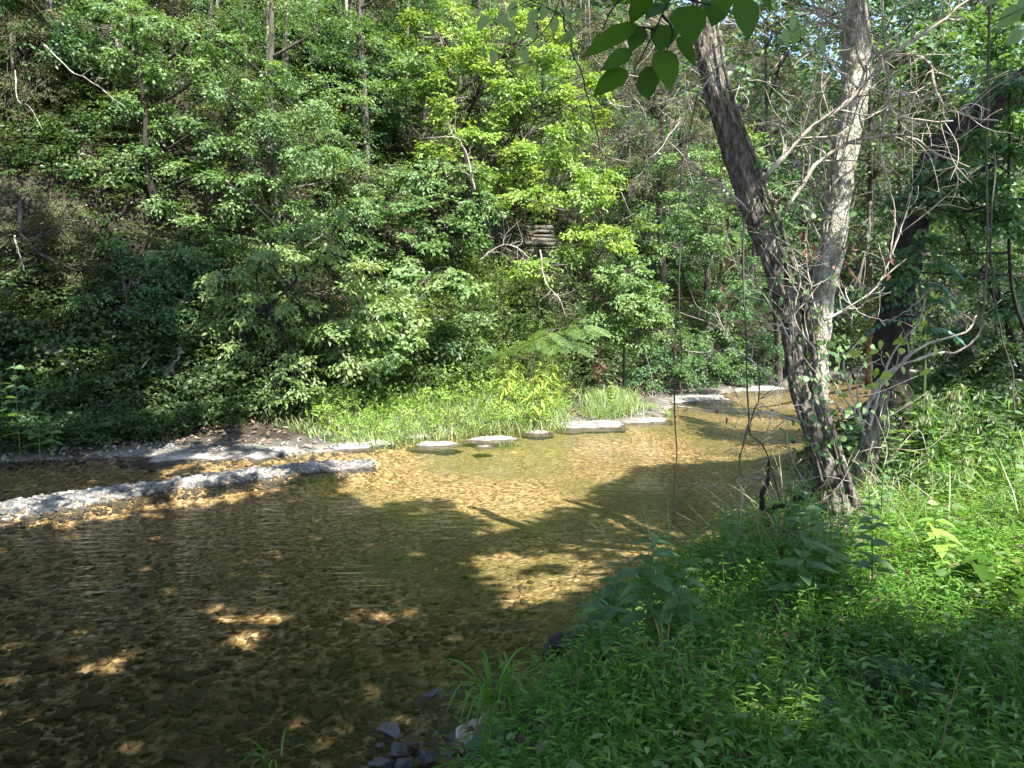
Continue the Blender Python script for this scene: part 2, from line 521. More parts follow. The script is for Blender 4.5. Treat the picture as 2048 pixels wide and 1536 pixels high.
mq = nd.new('ShaderNodeMix'); mq.data_type = 'RGBA'; mq.blend_type = 'MULTIPLY'; mq.inputs[0].default_value = 1; lk.new(old, mq.inputs[6]); lk.new(wl_, mq.inputs[7]); lk.new(mq.outputs[2], bs.inputs['Base Color'])
M['strata'] = noise_mat('bedded_rock', [(.3, (.03, .027, .02)), (.5, (.085, .077, .063)), (.7, (.17, .155, .13)), (.85, (.27, .25, .22))], 2.6, 9, .9, .8, 12, (1, 1, 4), .03)
M['stone'] = noise_mat('grey_pebble', [(.25, (.07, .066, .06)), (.5, (.18, .174, .16)), (.75, (.33, .32, .30))], 2.3, 5, .8, .3, 30, dist=.006)
M['barbed'] = noise_mat('wet_gravel', [(.3, (.03, .025, .018)), (.55, (.09, .078, .055)), (.8, (.20, .18, .14))], 14, 6, .7, .9, 40, dist=.03)
M['wetstone'] = noise_mat('wet_stone', [(.3, (.03, .029, .028)), (.55, (.075, .072, .07)), (.8, (.17, .165, .155))], 7, 8, .4, .5, 30, dist=.008, spec=.5)
M['cobble'] = noise_mat('ochre_cobble', [(.25, (.04, .03, .018)), (.5, (.11, .085, .05)), (.75, (.24, .195, .125))], 2.1, 6, .7, .4, 30, dist=.006)

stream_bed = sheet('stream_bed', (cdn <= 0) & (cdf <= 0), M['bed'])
near_bank = sheet('near_bank', cdn > 0, M['soil'])
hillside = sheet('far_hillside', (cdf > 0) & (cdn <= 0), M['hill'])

# water
m, nt, nd, lk, bs = nodes_of('creek_water')
nd.remove(bs)
tc = nd.new('ShaderNodeTexCoord')
mp = nd.new('ShaderNodeMapping'); mp.inputs['Rotation'].default_value = (0, 0, math.radians(-28)); mp.inputs['Scale'].default_value = (1.0, 2.6, 1)
lk.new(tc.outputs['Object'], mp.inputs[0])
n1 = nd.new('ShaderNodeTexNoise'); n1.inputs['Scale'].default_value = 3.7; n1.inputs['Detail'].default_value = 4; n1.inputs['Distortion'].default_value = .6
lk.new(mp.outputs[0], n1.inputs['Vector'])
n2 = nd.new('ShaderNodeTexNoise'); n2.inputs['Scale'].default_value = 11; n2.inputs['Detail'].default_value = 2
lk.new(mp.outputs[0], n2.inputs['Vector'])
ad = nd.new('ShaderNodeMath'); ad.operation = 'MULTIPLY_ADD'; lk.new(n2.outputs[0], ad.inputs[0]); ad.inputs[1].default_value = .3; lk.new(n1.outputs[0], ad.inputs[2])
bp = nd.new('ShaderNodeBump'); bp.inputs['Strength'].default_value = .8; bp.inputs['Distance'].default_value = .024
nl = nd.new('ShaderNodeTexNoise'); nl.inputs['Scale'].default_value = .45; nl.inputs['Detail'].default_value = 2; lk.new(tc.outputs['Object'], nl.inputs['Vector'])
mrl = nd.new('ShaderNodeMapRange'); mrl.inputs[1].default_value = .38; mrl.inputs[2].default_value = .62; mrl.inputs[3].default_value = .25; mrl.inputs[4].default_value = 1.25; lk.new(nl.outputs[0], mrl.inputs[0])
mul = nd.new('ShaderNodeMath'); mul.operation = 'MULTIPLY'; lk.new(ad.outputs[0], mul.inputs[0]); lk.new(mrl.outputs[0], mul.inputs[1])
lk.new(mul.outputs[0], bp.inputs['Height'])
fr = nd.new('ShaderNodeFresnel'); fr.inputs[0].default_value = 1.33; lk.new(bp.outputs[0], fr.inputs[1])
gl = nd.new('ShaderNodeBsdfGlossy'); gl.inputs['Roughness'].default_value = .09; lk.new(bp.outputs[0], gl.inputs['Normal'])
tp = nd.new('ShaderNodeBsdfTransparent'); tp.inputs[0].default_value = (.92, .87, .74, 1)
sh = nd.new('ShaderNodeMixShader'); lk.new(fr.outputs[0], sh.inputs[0]); lk.new(tp.outputs[0], sh.inputs[1]); lk.new(gl.outputs[0], sh.inputs[2])
lk.new(sh.outputs[0], nd['Material Output'].inputs[0])
M['water'] = m
wmask = ((cdn <= .5) & (cdf <= .8))
qw = Q[wmask]
ids, inv = np.unique(qw, return_inverse=True)
wv = VV[ids].copy()
wv[:, 2] = 0.0
MB().add(wv, [inv.reshape(-1, 4)]).build('creek_water', M['water'], smooth=True, kind='structure')

# ------------------------------------------------------------------ stones
def stone_mesh(name, seed, mat, n=17, flat=.6):
    r = np.random.default_rng(seed)
    bm = bmesh.new()
    for p in norm(r.normal(size=(n, 3))):
        k = r.uniform(.8, 1.08)
        bm.verts.new((p[0] * .5 * k, p[1] * .40 * k, p[2] * .5 * flat * k))
    res = bmesh.ops.convex_hull(bm, input=bm.verts)
    junk = [v for v in bm.verts if not v.link_faces]
    bmesh.ops.delete(bm, geom=junk, context='VERTS')
    bmesh.ops.recalc_face_normals(bm, faces=bm.faces)
    me = bpy.data.meshes.new(name)
    bm.to_mesh(me)
    bm.free()
    me.materials.append(mat)
    return me

def mesh_arrays(me):
    V = np.zeros(len(me.vertices) * 3)
    me.vertices.foreach_get('co', V)
    return V.reshape(-1, 3), np.array([list(p.vertices) for p in me.polygons])

def stuff_stones(name, mat, protos, P, S, parent, seed):
    r = np.random.default_rng(seed)
    mb = MB()
    for k, me in enumerate(protos):
        V, F = mesh_arrays(me)
        sel = np.arange(len(P)) % len(protos) == k
        p, s = P[sel], S[sel]
        a = r.uniform(0, 2 * np.pi, len(p))
        tl = r.normal(size=(len(p), 2)) * .25
        X = V[None] * s[:, None, None]
        x = X[..., 0] * np.cos(a)[:, None] - X[..., 1] * np.sin(a)[:, None]
        y = X[..., 0] * np.sin(a)[:, None] + X[..., 1] * np.cos(a)[:, None]
        z = X[..., 2] + x * tl[:, 0:1] + y * tl[:, 1:2]
        W = np.stack([x, y, z], -1) + p[:, None, :]
        mb.add(W.reshape(-1, 3), [(F[None] + (np.arange(len(p)) * len(V))[:, None, None]).reshape(-1, 3)])
    return mb.build(name, mat, parent, kind='stuff')

def put_stones(name, protos, P, S, parent, seed):
    r = np.random.default_rng(seed)
    for i in range(len(P)):
        o = bpy.data.objects.new(name, protos[i % len(protos)])
        COL.objects.link(o)
        o.parent = parent
        o.location = P[i]
        o.rotation_euler = (r.normal() * .25, r.normal() * .25, r.uniform(0, 6.28))
        s = S[i]
        o.scale = (s * r.uniform(.85, 1.2), s * r.uniform(.85, 1.15), s)

for nm, lo in (('stone', .45), ('cobble', .45), ('wetstone', .7)):
    nt = M[nm].node_tree; nd = nt.nodes; lk = nt.links; bs = nd['Principled BSDF']
    old = bs.inputs['Base Color'].links[0].from_socket
    oi = nd.new('ShaderNodeObjectInfo'); ge = nd.new('ShaderNodeNewGeometry')
    ad = nd.new('ShaderNodeMath'); ad.operation = 'ADD'; lk.new(oi.outputs['Random'], ad.inputs[0]); lk.new(ge.outputs['Random Per Island'], ad.inputs[1])
    fr = nd.new('ShaderNodeMath'); fr.operation = 'FRACT'; lk.new(ad.outputs[0], fr.inputs[0])
    mr = nd.new('ShaderNodeMapRange'); mr.inputs[3].default_value = lo; mr.inputs[4].default_value = 1.25; lk.new(fr.outputs[0], mr.inputs[0])
    mm = nd.new('ShaderNodeVectorMath'); mm.operation = 'SCALE'; lk.new(old, mm.inputs[0]); lk.new(mr.outputs[0], mm.inputs['Scale'])
    ge2 = nd.new('ShaderNodeSeparateXYZ'); lk.new(ge.outputs['Position'], ge2.inputs[0])
    wet = ramp(nd, lk, ge2.outputs[2], [(.004, (.34, .31, .26)), (.03, (1, 1, 1))])
    mw = nd.new('ShaderNodeVectorMath'); mw.operation = 'MULTIPLY'; lk.new(mm.outputs[0], mw.inputs[0]); lk.new(wet, mw.inputs[1])
    lk.new(mw.outputs[0] if nm == 'stone' else mm.outputs[0], bs.inputs['Base Color'])
PEB = [stone_mesh('stone', 100 + k, M['stone'], 16, .62) for k in range(6)]
COB = [stone_mesh('cobble', 200 + k, M['cobble'], 16, .38) for k in range(6)]

# gravel bar: a low ridge of pale pebbles
def bar_points(n, seed, spread):
    r = np.random.default_rng(seed)
    L = np.array(BAR)
    P = spline(np.c_[L, np.zeros(len(L))], 200)[:, :2]
    t = r.random(n) ** .85
    i = (t * 198).astype(int)
    d = norm(P[np.minimum(i + 1, 199)] - P[np.maximum(i - 1, 0)])
    nrm = np.c_[-d[:, 1], d[:, 0]]
    w = np.where(t > .93, .25, 1.0) * spread
    p = P[i] + nrm * (r.normal(size=(n, 1)) * (.36 + .34 * (1 - t[:, None])) * w[:, None] - .14) + d * r.normal(size=(n, 1)) * .05
    return p, r

p, r = bar_points(8200, 5, 1.0)
z, dn, df, db = ground_parts(p[:, 0], p[:, 1])
ok = z > -.11
p, z, db = p[ok], z[ok], db[ok]
s = np.clip(r.lognormal(-2.72, .38, len(p)), .03, .17)
order = np.argsort(-s / (p[:, 1] + 2))
P3 = np.c_[p, z + s * .10]
gxs = np.linspace(-12, -1.6, 100)
gb = MB()
Lb = spline(np.c_[np.array(BAR), np.zeros(len(BAR))], 120)
db_ = norm(np.gradient(Lb, axis=0))
nb_ = np.c_[-db_[:, 1], db_[:, 0]]
off = np.linspace(-1.3, 1.3, 19)
bx = Lb[:, None, 0] + nb_[:, None, 0] * off
by = Lb[:, None, 1] + nb_[:, None, 1] * off
bz = ground_z(bx.ravel(), by.ravel()).reshape(bx.shape) + .012 - .05 * (np.abs(off) / 1.3) ** 4
n_, k_ = bx.shape
q0 = (np.arange(n_ - 1)[:, None] * k_ + np.arange(k_ - 1)[None]).ravel()
gb.add(np.stack([bx, by, bz], -1).reshape(-1, 3), [np.stack([q0, q0 + 1, q0 + k_ + 1, q0 + k_], -1)])
gravel_bar = gb.build('gravel_bar', M['bed'], smooth=True, kind='structure')
put_stones('stone', PEB, P3[order[:300]], s[order[:300]], gravel_bar, 6)
stuff_stones('pebbles', M['stone'], PEB, P3[order[300:]], s[order[300:]], gravel_bar, 7)

# cobbles on the bed, larger towards the near left
def bed_points(n, seed):
    r = np.random.default_rng(seed)
    u = r.uniform(-60, 1300, n)
    v = 940 + 640 * r.random(n) ** .85
    P = np.array([onz(a, b, -.15)[:2] for a, b in zip(u, v)])
    z, dn, df, db = ground_parts(P[:, 0], P[:, 1])
    ok = (dn < -.05) & (df < -.3) & (db > .5)
    return P[ok], z[ok], r

p, z, r = bed_points(3600, 8)
s = np.clip(r.lognormal(-2.8, .5, len(p)), .03, .24) * np.where(p[:, 0] > .2, .6, 1.0) * np.clip((10 - p[:, 1]) / 4.5, .4, 1)
order = np.argsort(-s / np.hypot(p[:, 0], p[:, 1]))
P3 = np.c_[p, np.minimum(z + s * .04, -.03 - s * .2)]
put_stones('cobble', COB, P3[order[:300]], s[order[:300]], stream_bed, 9)
stuff_stones('small_cobbles', M['cobble'], COB, P3[order[300:]], s[order[300:]], stream_bed, 10)

# flat limestone slabs on the far shore
def slab(mb, c, rx, ry, rot, th, seed, tilt=(0, 0), layers=2, nseg=40):
    r = np.random.default_rng(seed)
    a = np.arange(nseg) / nseg * 2 * np.pi
    ph = r.uniform(0, 6.28, 6)
    rad = 1 + .18 * np.sin(2 * a + ph[0]) + .16 * np.sin(3 * a + ph[1]) + .12 * np.sin(5 * a + ph[2]) + .06 * np.sin(9 * a + ph[3]) + r.normal(size=nseg) * .04
    m_ = int(r.integers(8, 12))
    aa = np.sort((np.arange(m_) + r.uniform(-.38, .38, m_)) / m_ * 2 * np.pi)
    rr_ = r.uniform(.62, 1.18, m_)
    cx_, cy_ = np.r_[np.cos(aa) * rr_, np.cos(aa[0]) * rr_[0]], np.r_[np.sin(aa) * rr_, np.sin(aa[0]) * rr_[0]]
    tt_ = np.r_[aa, aa[0] + 2 * np.pi]
    a2 = np.where(a < aa[0], a + 2 * np.pi, a)
    px_, py_ = np.interp(a2, tt_, cx_), np.interp(a2, tt_, cy_)
    a = np.arctan2(py_, px_)
    rad = np.hypot(px_, py_) * (1 + r.normal(size=nseg) * .03)
    rings = []
    zz = 0.0
    lev = [(1.5, -th), (1.12, -th * .35)]
    for k in range(layers):
        z0 = -th * .3 + th * .3 * (k + .85) / layers
        sc = 1.0 - .05 * k
        lev += [(sc, z0), (sc - .03, z0 + th * .04)]
    lev += [(.86, .004), (.55, .012 + .01 * r.random()), (.25, .010)]
    for sc, z in lev:
        w = rad * sc * (1 + r.normal(size=nseg) * .012)
        rings.append(np.c_[np.cos(a) * w * rx, np.sin(a) * w * ry, np.full(nseg, z) + r.normal(size=nseg) * .006])
    V = np.concatenate(rings + [np.array([[0, 0, .012]])])
    V[:, 2] += V[:, 0] * tilt[0] + V[:, 1] * tilt[1] + .05 * (fbm(V[:, 0] * 3, V[:, 1] * 3, seed, 7, 3) - .5)
    ca, sa = math.cos(rot), math.sin(rot)
    W = np.c_[V[:, 0] * ca - V[:, 1] * sa, V[:, 0] * sa + V[:, 1] * ca, V[:, 2]] + np.asarray(c)
    k = len(rings)
    i = np.arange(k - 1)[:, None] * nseg
    j = np.arange(nseg)[None]
    jn = (j + 1) % nseg
    Qd = np.stack([i + j, i + jn, i + nseg + jn, i + nseg + j], -1).reshape(-1, 4)
    top = np.stack([(k - 1) * nseg + np.arange(nseg), (k - 1) * nseg + (np.arange(nseg) + 1) % nseg, np.full(nseg, k * nseg)], -1)
    mb.add(W, [Qd, top])

ROT = math.radians(12)
SLABS = [  # u, v, top height, half length, half depth, rot, thickness, label
    (400, 893, .07, 1.35, .50, .04, .16, 'broad dappled limestone shelf at the left end of the far shore'),
    (345, 914, .045, .50, .13, .0, .12, 'low pale rock at the water edge in front of the dappled shelf'),
    (545, 897, .10, .66, .27, .05, .16, 'bright white limestone slab, largest sunlit one left of the grass'),
    (430, 914, .03, .28, .08, .0, .10, 'small pale rock between the low rock and the white slab'),
    (690, 889, .10, .48, .17, .06, .14, 'white rock with a dark notch at the left foot of the grass'),
    (735, 884, .10, .30, .14, .1, .14, 'pale rock tucked under the grass beside the notched rock'),
    (868, 886, .055, .37, .11, .03, .12, 'flat pale rock alone in the shallow water below the grass'),
    (830, 870, .09, .38, .12, -.05, .16, 'rough rock ledge at the water edge under the middle of the grass'),
    (985, 876, .05, .44, .09, .03, .10, 'long thin pale slab lying in the water, longest of the midstream rocks'),
    (965, 891, .02, .16, .05, .0, .08, 'smallest dark flat rock just in front of the long thin slab'),
    (1075, 862, .05, .30, .09, .1, .10, 'thin pale rock at the right foot of the grass clump'),
    (1180, 843, .10, .85, .28, .10, .16, 'white rock shelf between the grass clump and the bushy tuft'),
    (1290, 838, .08, .55, .20, .14, .14, 'pale flat rock at the water edge right of the bushy tuft'),
    (1265, 812, .16, .60, .30, .14, .16, 'bright rock shelf just behind the bushy tuft'),
    (1390, 793, .14, 1.2, .32, .16, .18, 'long pale rock shelf running back along the far shore at the bend'),
    (1500, 775, .12, 1.1, .30, .16, .18, 'shaded rock shelf at the bend behind the leaning trunks'),
]
for k, (u, v, zt, rx, ry, rot, th, lab) in enumerate(SLABS):
    zt = zt * .38 + .010; th *= .7; ry *= 2.0
    c = onz(u, v, zt)
    mb = MB()
    slab(mb, (0, 0, 0), rx, ry, 0, th, 300 + k, (RNG.normal() * .02, RNG.normal() * .03))
    o = mb.build('flat_rock', M['limestone'])
    o.location = c
    o.rotation_euler = (0, 0, rot + ROT * 1.6)
    tag(o, lab, 'rock', 'flat rocks along the far shore')

def fh(u, v, off=0.0):
    """point of the far hillside seen at (u, v), moved off metres towards the creek"""
    Ys = np.arange(10, 45, .1)
    d = ray(u, v)
    p = CAM + d * (Ys / d[1])[:, None]
    i = int(np.argmax(p[:, 2] < ground_z(p[:, 0], p[:, 1])))
    return at(u, v, Ys[max(i, 1)] - off)

r = np.random.default_rng(12)
u_, v_ = r.uniform(-40, 1560, 9000), r.uniform(775, 930, 9000)
Pz = np.array([onz(a, b, .03) for a, b in zip(u_, v_)])
z, dn, df, db = ground_parts(Pz[:, 0], Pz[:, 1])
ok = (df > -.55 * r.random(len(df))) & (df < .9)
Pz = np.c_[Pz[ok, :2], z[ok] + .01]
stuff_stones('shore_rubble', M['stone'], PEB, Pz, np.clip(r.lognormal(-2.9, .5, len(Pz)), .025, .2), None, 13)

# near shore stones
NST = [(778, 1460, .02, .17, 'largest dark wet stone in the near shallows', 'wetstone'),
       (848, 1396, -.01, .15, 'wedge shaped brown grey stone breaking the near water', 'wetstone'),
       (782, 1385, -.02, .075, 'small black stone in the water left of the wedge shaped stone', 'wetstone'),
       (905, 1475, .0, .11, 'low grey stone beside the crumpled pale leaf', 'wetstone'),
       (800, 1500, .03, .14, 'grey angular stone on top of the near stone heap', 'stone2'),
       (855, 1512, .04, .13, 'grey angular stone at the right side of the near stone heap', 'stone2'),
       (765, 1525, .02, .16, 'greenish dark boulder at the bottom left of the near stone heap', 'wetstone'),
       (760, 1490, .0, .085, 'dark stone at the upper left edge of the near stone heap', 'wetstone'),
       (812, 1525, .04, .13, 'blue grey stone in the front middle of the near stone heap', 'stone2'),
       (828, 1485, .02, .10, 'pale edged stone at the back of the near stone heap', 'stone2'),
       (792, 1548, .05, .10, 'small pale stone at the bottom of the near stone heap', 'stone2'),
       (835, 1545, .06, .10, 'small stone at the bottom right of the near stone heap', 'stone2'),
       (900, 1505, .05, .05, 'pebble on the mud right of the near stone heap', 'stone2')]
M['stone2'] = noise_mat('blue_grey_stone', [(.3, (.03, .03, .03)), (.55, (.075, .076, .078)), (.8, (.16, .16, .165))], 5, 8, .6, .5, 26, dist=.01)
for k, (u, v, z, s, lab, mt) in enumerate(NST):
    me = stone_mesh('shore_stone', 400 + k, M[mt], 22, .75)
    o = link('shore_stone', me)
    o.location = onz(u, v, z)
    o.rotation_euler = (RNG.normal() * .2, RNG.normal() * .2, RNG.uniform(0, 6))
    s *= .78
    o.scale = (s * 1.25, s * 1.05, s)
    o.location.z -= .01
    if k == 1:
        o.rotation_euler = (0.1, -.35, .5)
        o.scale = (.24, .10, .10)
    tag(o, lab, 'stone', 'stones on the near shore')

# crumpled pale leaf, curled dark root
mb = MB()
c = onz(945, 1468, .06)
g = np.linspace(-1, 1, 9)
X, Y = np.meshgrid(g, g)
Zc = .035 * np.sin(X * 5 + Y * 2) + .03 * np.cos(Y * 6 - X) + .02 * RNG.normal(size=X.shape)
msk = (1 - .25 * np.cos(3 * np.arctan2(Y, X)))
V = np.stack([X * .055 * msk + Y * .03, Y * .10 * msk, Zc], -1).reshape(-1, 3)
q0 = (np.arange(8)[:, None] * 9 + np.arange(8)[None]).ravel()
mb.add(V, [np.stack([q0, q0 + 1, q0 + 10, q0 + 9], -1)], RNG.uniform(.6, 1, 81))
M['paleleaf'] = leaf_mat('bleached_leaf', (.25, .26, .22), (.36, .37, .32), (.5, .5, .45), trans=.1, rough=.8)
o = mb.build('crumpled_leaf', M['paleleaf'])
o.location = c
o.rotation_euler = (.5, .1, -.4)
tag(o, 'crumpled pale dead leaf lying on the mud beside the arching grass', 'dead leaf')

mb = MB()
pts = [at(1195, 1325, 4.75), at(1160, 1292, 4.8), at(1122, 1284, 4.85), at(1100, 1300, 4.8), at(1103, 1322, 4.75), at(1125, 1342, 4.7), at(1150, 1345, 4.65)]
P = spline(pts, 40)
tube(mb, P, np.linspace(.075, .035, 40), 10, disp=lambda a, P: 1 + .12 * np.sin(3 * a)[None, :] + .1 * (fbm(P[:, 0:1] * 14, a[None, :] * 2, P[:, 2:3] * 14, 5, 2) - .5))
for dx in (0, 1, 2):
    q = [at(1190 - dx * 20, 1310 + dx * 14, 4.75), at(1160 - dx * 25, 1345 + dx * 12, 4.6), at(1105 - dx * 18, 1362 + dx * 22, 4.5)]
    tube(mb, spline(q, 12), np.linspace(.05, .02, 12), 7)
o = mb.build('curled_root', M['blackroot'], smooth=True)
tag(o, 'black curled root looping out of the near bank at the waterline', 'root')

# ------------------------------------------------------------------ bedded rock outcrops on the hillside
def outcrop(u0, u1, v0, v1, Y, n, label, seed, slope=0.0, pale=False):
    r = np.random.default_rng(seed)
    a, b = at(u0, v1, Y), at(u1, v1, Y + slope)
    zt = at((u0 + u1) / 2, v0, Y)[2]
    t = thing('rock_outcrop', label, 'rock', ((a[0] + b[0]) / 2, (a[1] + b[1]) / 2, a[2]), 'layered rock outcrops on the far hillside')
    L = np.hypot(*(b - a)[:2])
    an = math.atan2(b[1] - a[1], b[0] - a[0])
    hs = r.uniform(.6, 1.4, n)
    hs = hs / hs.sum() * (zt - a[2])
    z = a[2]
    for k in range(n):
        m = 1 if L < 1.5 else (2 if L < 4 else 3)
        cuts = np.sort(np.r_[0, r.uniform(.2, .8, m - 1), 1])
        for i in range(m):
            x0, x1 = cuts[i] * L + .02, cuts[i + 1] * L - .02
            if x1 - x0 < .15:
                continue
            nx_ = max(4, int((x1 - x0) / .25))
            xs = np.linspace(x0, x1, nx_)
            fr_ = -.25 + .10 * k + .22 * (vnoise(xs * 1.5, k * 3.7, i, seed) - .5) + r.normal() * .08
            zb = z + .012 + .03 * r.random() + .03 * vnoise(xs * 2, k, 1, seed)
            zt_ = z + hs[k] - .02 * r.random() + .03 * vnoise(xs * 2, k, 2, seed)
            V = []
            for yy, zz in ((fr_ + .04, zb), (fr_, zb + hs[k] * .3), (fr_ + .02, zt_), (np.full(nx_, 1.4 + .1 * k), zt_ + .04)):
                V.append(np.c_[xs * math.cos(an) - yy * math.sin(an) + a[0], xs * math.sin(an) + yy * math.cos(an) + a[1], zz])
            V = np.concatenate(V)
            V2 = np.concatenate([V, V[:nx_] + [0, 0.0, 0]])
            q = []
            for s_ in range(3):
                q0 = s_ * nx_ + np.arange(nx_ - 1)
                q.append(np.stack([q0, q0 + 1, q0 + nx_ + 1, q0 + nx_], -1))
            e = [np.array([[0, nx_, 2 * nx_, 3 * nx_]]), np.array([[nx_ - 1, 4 * nx_ - 1, 3 * nx_ - 1, 2 * nx_ - 1]])]
            bot = np.array([[0, 3 * nx_, 4 * nx_ - 1, nx_ - 1]])
            MB().add(V, [np.concatenate(q)] + e + [bot]).build('rock_layer', M['limestone'] if pale and k % 2 else M['strata'], t)
        z += hs[k]
    return t

def oy(u, v):
    return fh(u, v)[1] - .55
outcrop(100, 500, 330, 430, oy(300, 400), 9, 'dark shaded band of layered rock on the left of the hillside', 61, 1.2)
outcrop(1030, 1115, 445, 525, oy(1070, 490), 9, 'sunlit stack of thin rock layers in the middle of the hillside', 62, .3)
outcrop(1290, 1420, 455, 530, oy(1350, 490), 9, 'layered rock ledge between the pale stack and the leaning trunk', 63, .8)
outcrop(800, 1010, 596, 646, oy(900, 625), 5, 'low grey ledge behind the bushes above the grass', 64, .8)
outcrop(365, 415, 300, 330, oy(390, 315), 4, 'small pale ledge showing among leaves above the dark rock band', 65, .2, True)

# ------------------------------------------------------------------ trees of the far side
def pxr(px, Y):
    return px / FPX * Y

def tree(name, label, cat, base, crowns, mat, L=.11, W=.06, trunk=None, tr=.09, dens=1.0, group=None, spray=.55, n=24, tint=.5,
         bark='hilltrunk', kind='lo', up=.58, seed=1, lean=(0, -.6, -.15), limbs=True, twigs=True, boughs=()):
    """base: ground point; crowns: (centre, (rx, ry, rz)) lobes of foliage in which twigs with leaves are scattered in tiers"""
    r = np.random.default_rng(seed)
    base = np.asarray(base, float)
    t = thing(name, label, cat, base, group)
    cs = [np.asarray(c, float) for c, _ in crowns]
    if trunk is None:
        top = max(cs, key=lambda c: c[2])
        mid = base + (top - base) * .5 + np.r_[r.normal(size=2) * .15, 0]
        trunk = [base - [0, 0, .3], base + (mid - base) * .5 + np.r_[r.normal(size=2) * .08, 0], mid, top]
    P = spline(trunk, 22)
    tm = MB()
    tube(tm, P, tr * np.linspace(1.15, .3, 22), 8, disp=lambda a, P: 1 + .25 * (fbm(a[None, :] * 2, P[:, 2:3] * 2, 0, seed, 2) - .5))
    tm.build('trunk', M[bark], t, smooth=True)
    cm, lm = MB(), MB()
    for c, rad in crowns:
        c = np.asarray(c, float)
        rad = np.asarray(rad, float)
        vol = (rad[0] * rad[2] + rad[0] * rad[1] + rad[1] * rad[2])
        m = max(8, int(dens * 24 * vol / (spray / .55) ** 2))
        d = rdir(m, r)
        q = r.uniform(.35, 1.0, m) ** .6
        p = d * q[:, None]
        # clumps: pull towards a few random centres inside the lobe and keep gaps between them
        kc = max(4, m // 7)
        cc = rdir(kc, r) * (r.uniform(.45, 1, (kc, 1)) ** .5)
        ci = np.argmin(((p[:, None] - cc[None]) ** 2).sum(-1), 1)
        p = p * .45 + cc[ci] * .55
        O = c + p * rad
        Fw = norm(p * rad / rad.mean() * [1, 1, .25] + np.array(lean) * .8 + r.normal(size=(m, 3)) * .35)
        ti = np.clip(tint + .22 * (r.random(kc)[ci] - .5) * 2 + .1 * p[:, 2], 0, 1)
        sprays(cm, O - Fw * spray * .4, Fw, spray * r.uniform(.7, 1.25, m), L * .88, W * .88, r, ti, n + 4, kind, up)
        if limbs:
            # a limb from the trunk to each lobe, twigs on from there
            i0 = np.argmin(np.linalg.norm(P - (c - [0, 0, rad[2] * .8]), axis=1))
            lp = spline([P[i0], (P[i0] + c) / 2 + r.normal(size=3) * .12, c], 9)
            tube(lm, lp, np.linspace(tr * .45, tr * .15, 9), 5)
            if twigs:
                for k in range(0, m, 4):
                    j = r.integers(2, 9)
                    a_, b_ = lp[j], O[k] - Fw[k] * spray * .4
                    tube(lm, spline([a_, (a_ + b_) / 2 + r.normal(size=3) * .08, b_, O[k] + Fw[k] * spray * .4], 6), np.linspace(tr * .16, .004, 6), 3)
    for bl in boughs:
        tube(lm, spline([at(*q) for q in bl], 20), np.linspace(tr * .4, .008, 20), 5)
    if lm.n:
        lm.build('branches', M[bark], t, kind='stuff')
    cm.build('crown', M[mat], t)
    return t

def gp(u, Y):
    """a point of the ground Y metres off, in the direction of column u"""
    x = (u - 1024) / FPX * Y
    return np.array([x, Y, ground_z(x, Y)[0]])

def lobes(L):
    return [(at(u, v, Y), (pxr(ru, Y), pxr(max(ru, rv), Y) * dep, pxr(rv, Y))) for (u, v, Y, ru, rv, dep) in L]

# filler trees first: four kinds copied over the upper slope and round the bend
PROTO = []
for k, (mt, tn, LL) in enumerate([('mid', .6, .10), ('mid', .3, .15), ('fresh', .5, .12), ('grey', .5, .10)]):
    cr = [((RNG.normal() * .9, RNG.normal() * .9, 1.5 + i * .95), (1.7 - .1 * i, 1.7 - .1 * i, .75)) for i in range(8)]
    o = tree('hill_tree', 'slender leafy tree among others on the wooded slope', 'tree', (0, 0, 0), cr, mt, LL, LL * .6, [(0, 0, -.6), (.1, .05, 3), (-.1, .1, 6), (.1, 0, 9)], .13,
             dens=1.25, group='trees on the upper hillside', spray=.8, tint=tn, seed=700 + k, twigs=False)
    PROTO.append(o)

def copy_thing(o, loc, rz, sc):
    c = o.copy()
    COL.objects.link(c)
    c.location = loc
    c.rotation_euler = (0, 0, rz)
    c.scale = sc
    for ch in o.children:
        d = ch.copy()
        COL.objects.link(d)
        d.parent = c
    return c

LAB = ['slender mid green tree among others on the wooded slope', 'dark green tree among others on the wooded slope',
       'fresh green tree among others on the wooded slope', 'thin grey green tree among others on the wooded slope']
spots = []
r = np.random.default_rng(77)
for Y0 in np.arange(19.6, 34, 2.0):
    for az in np.arange(-46, 38, 4.6 * 21 / (Y0 + 2)):
        a = math.radians(az + r.normal() * 1.4)
        Y = Y0 + r.normal() * .8
        x = Y * math.tan(a)
        z, dn, df, db = ground_parts(np.array([x]), np.array([Y]))
        uu = 1024 + x / Y * FPX
        if 740 < uu < 1240 and Y < 25.5:
            continue
        if df[0] > 4.2 and (z[0] - 2.2) / Y < .44:
            spots.append((x, Y, z[0], df[0]))
used = set()
MARKS = [(50, 120, 'the corner cedar'), (230, 110, 'the leafy tree at the top left'), (450, 260, 'the layered maple'), (700, 170, 'the dark tree with pale stems'), (720, 400, 'the spreading green tree'),
         (980, 200, 'the tall yellow-green tree'), (880, 430, 'the dark forked trunk'), (1180, 430, 'the slender sapling'), (1320, 220, 'the grey dry thicket'), (1420, 400, 'the sunlit tree by the left trunk'),
         (1560, 300, 'the two leaning trunks'), (1690, 250, 'the pale trunk'), (1850, 350, 'the dark bending trunk'), (60, 460, 'the cedar at the left edge'), (200, 400, 'the dark rock band'), (1990, 300, 'the right edge trees')]
LABN = ['mid green slender tree', 'dark green slender tree', 'fresh green slender tree', 'thin grey green tree']
taken = set()
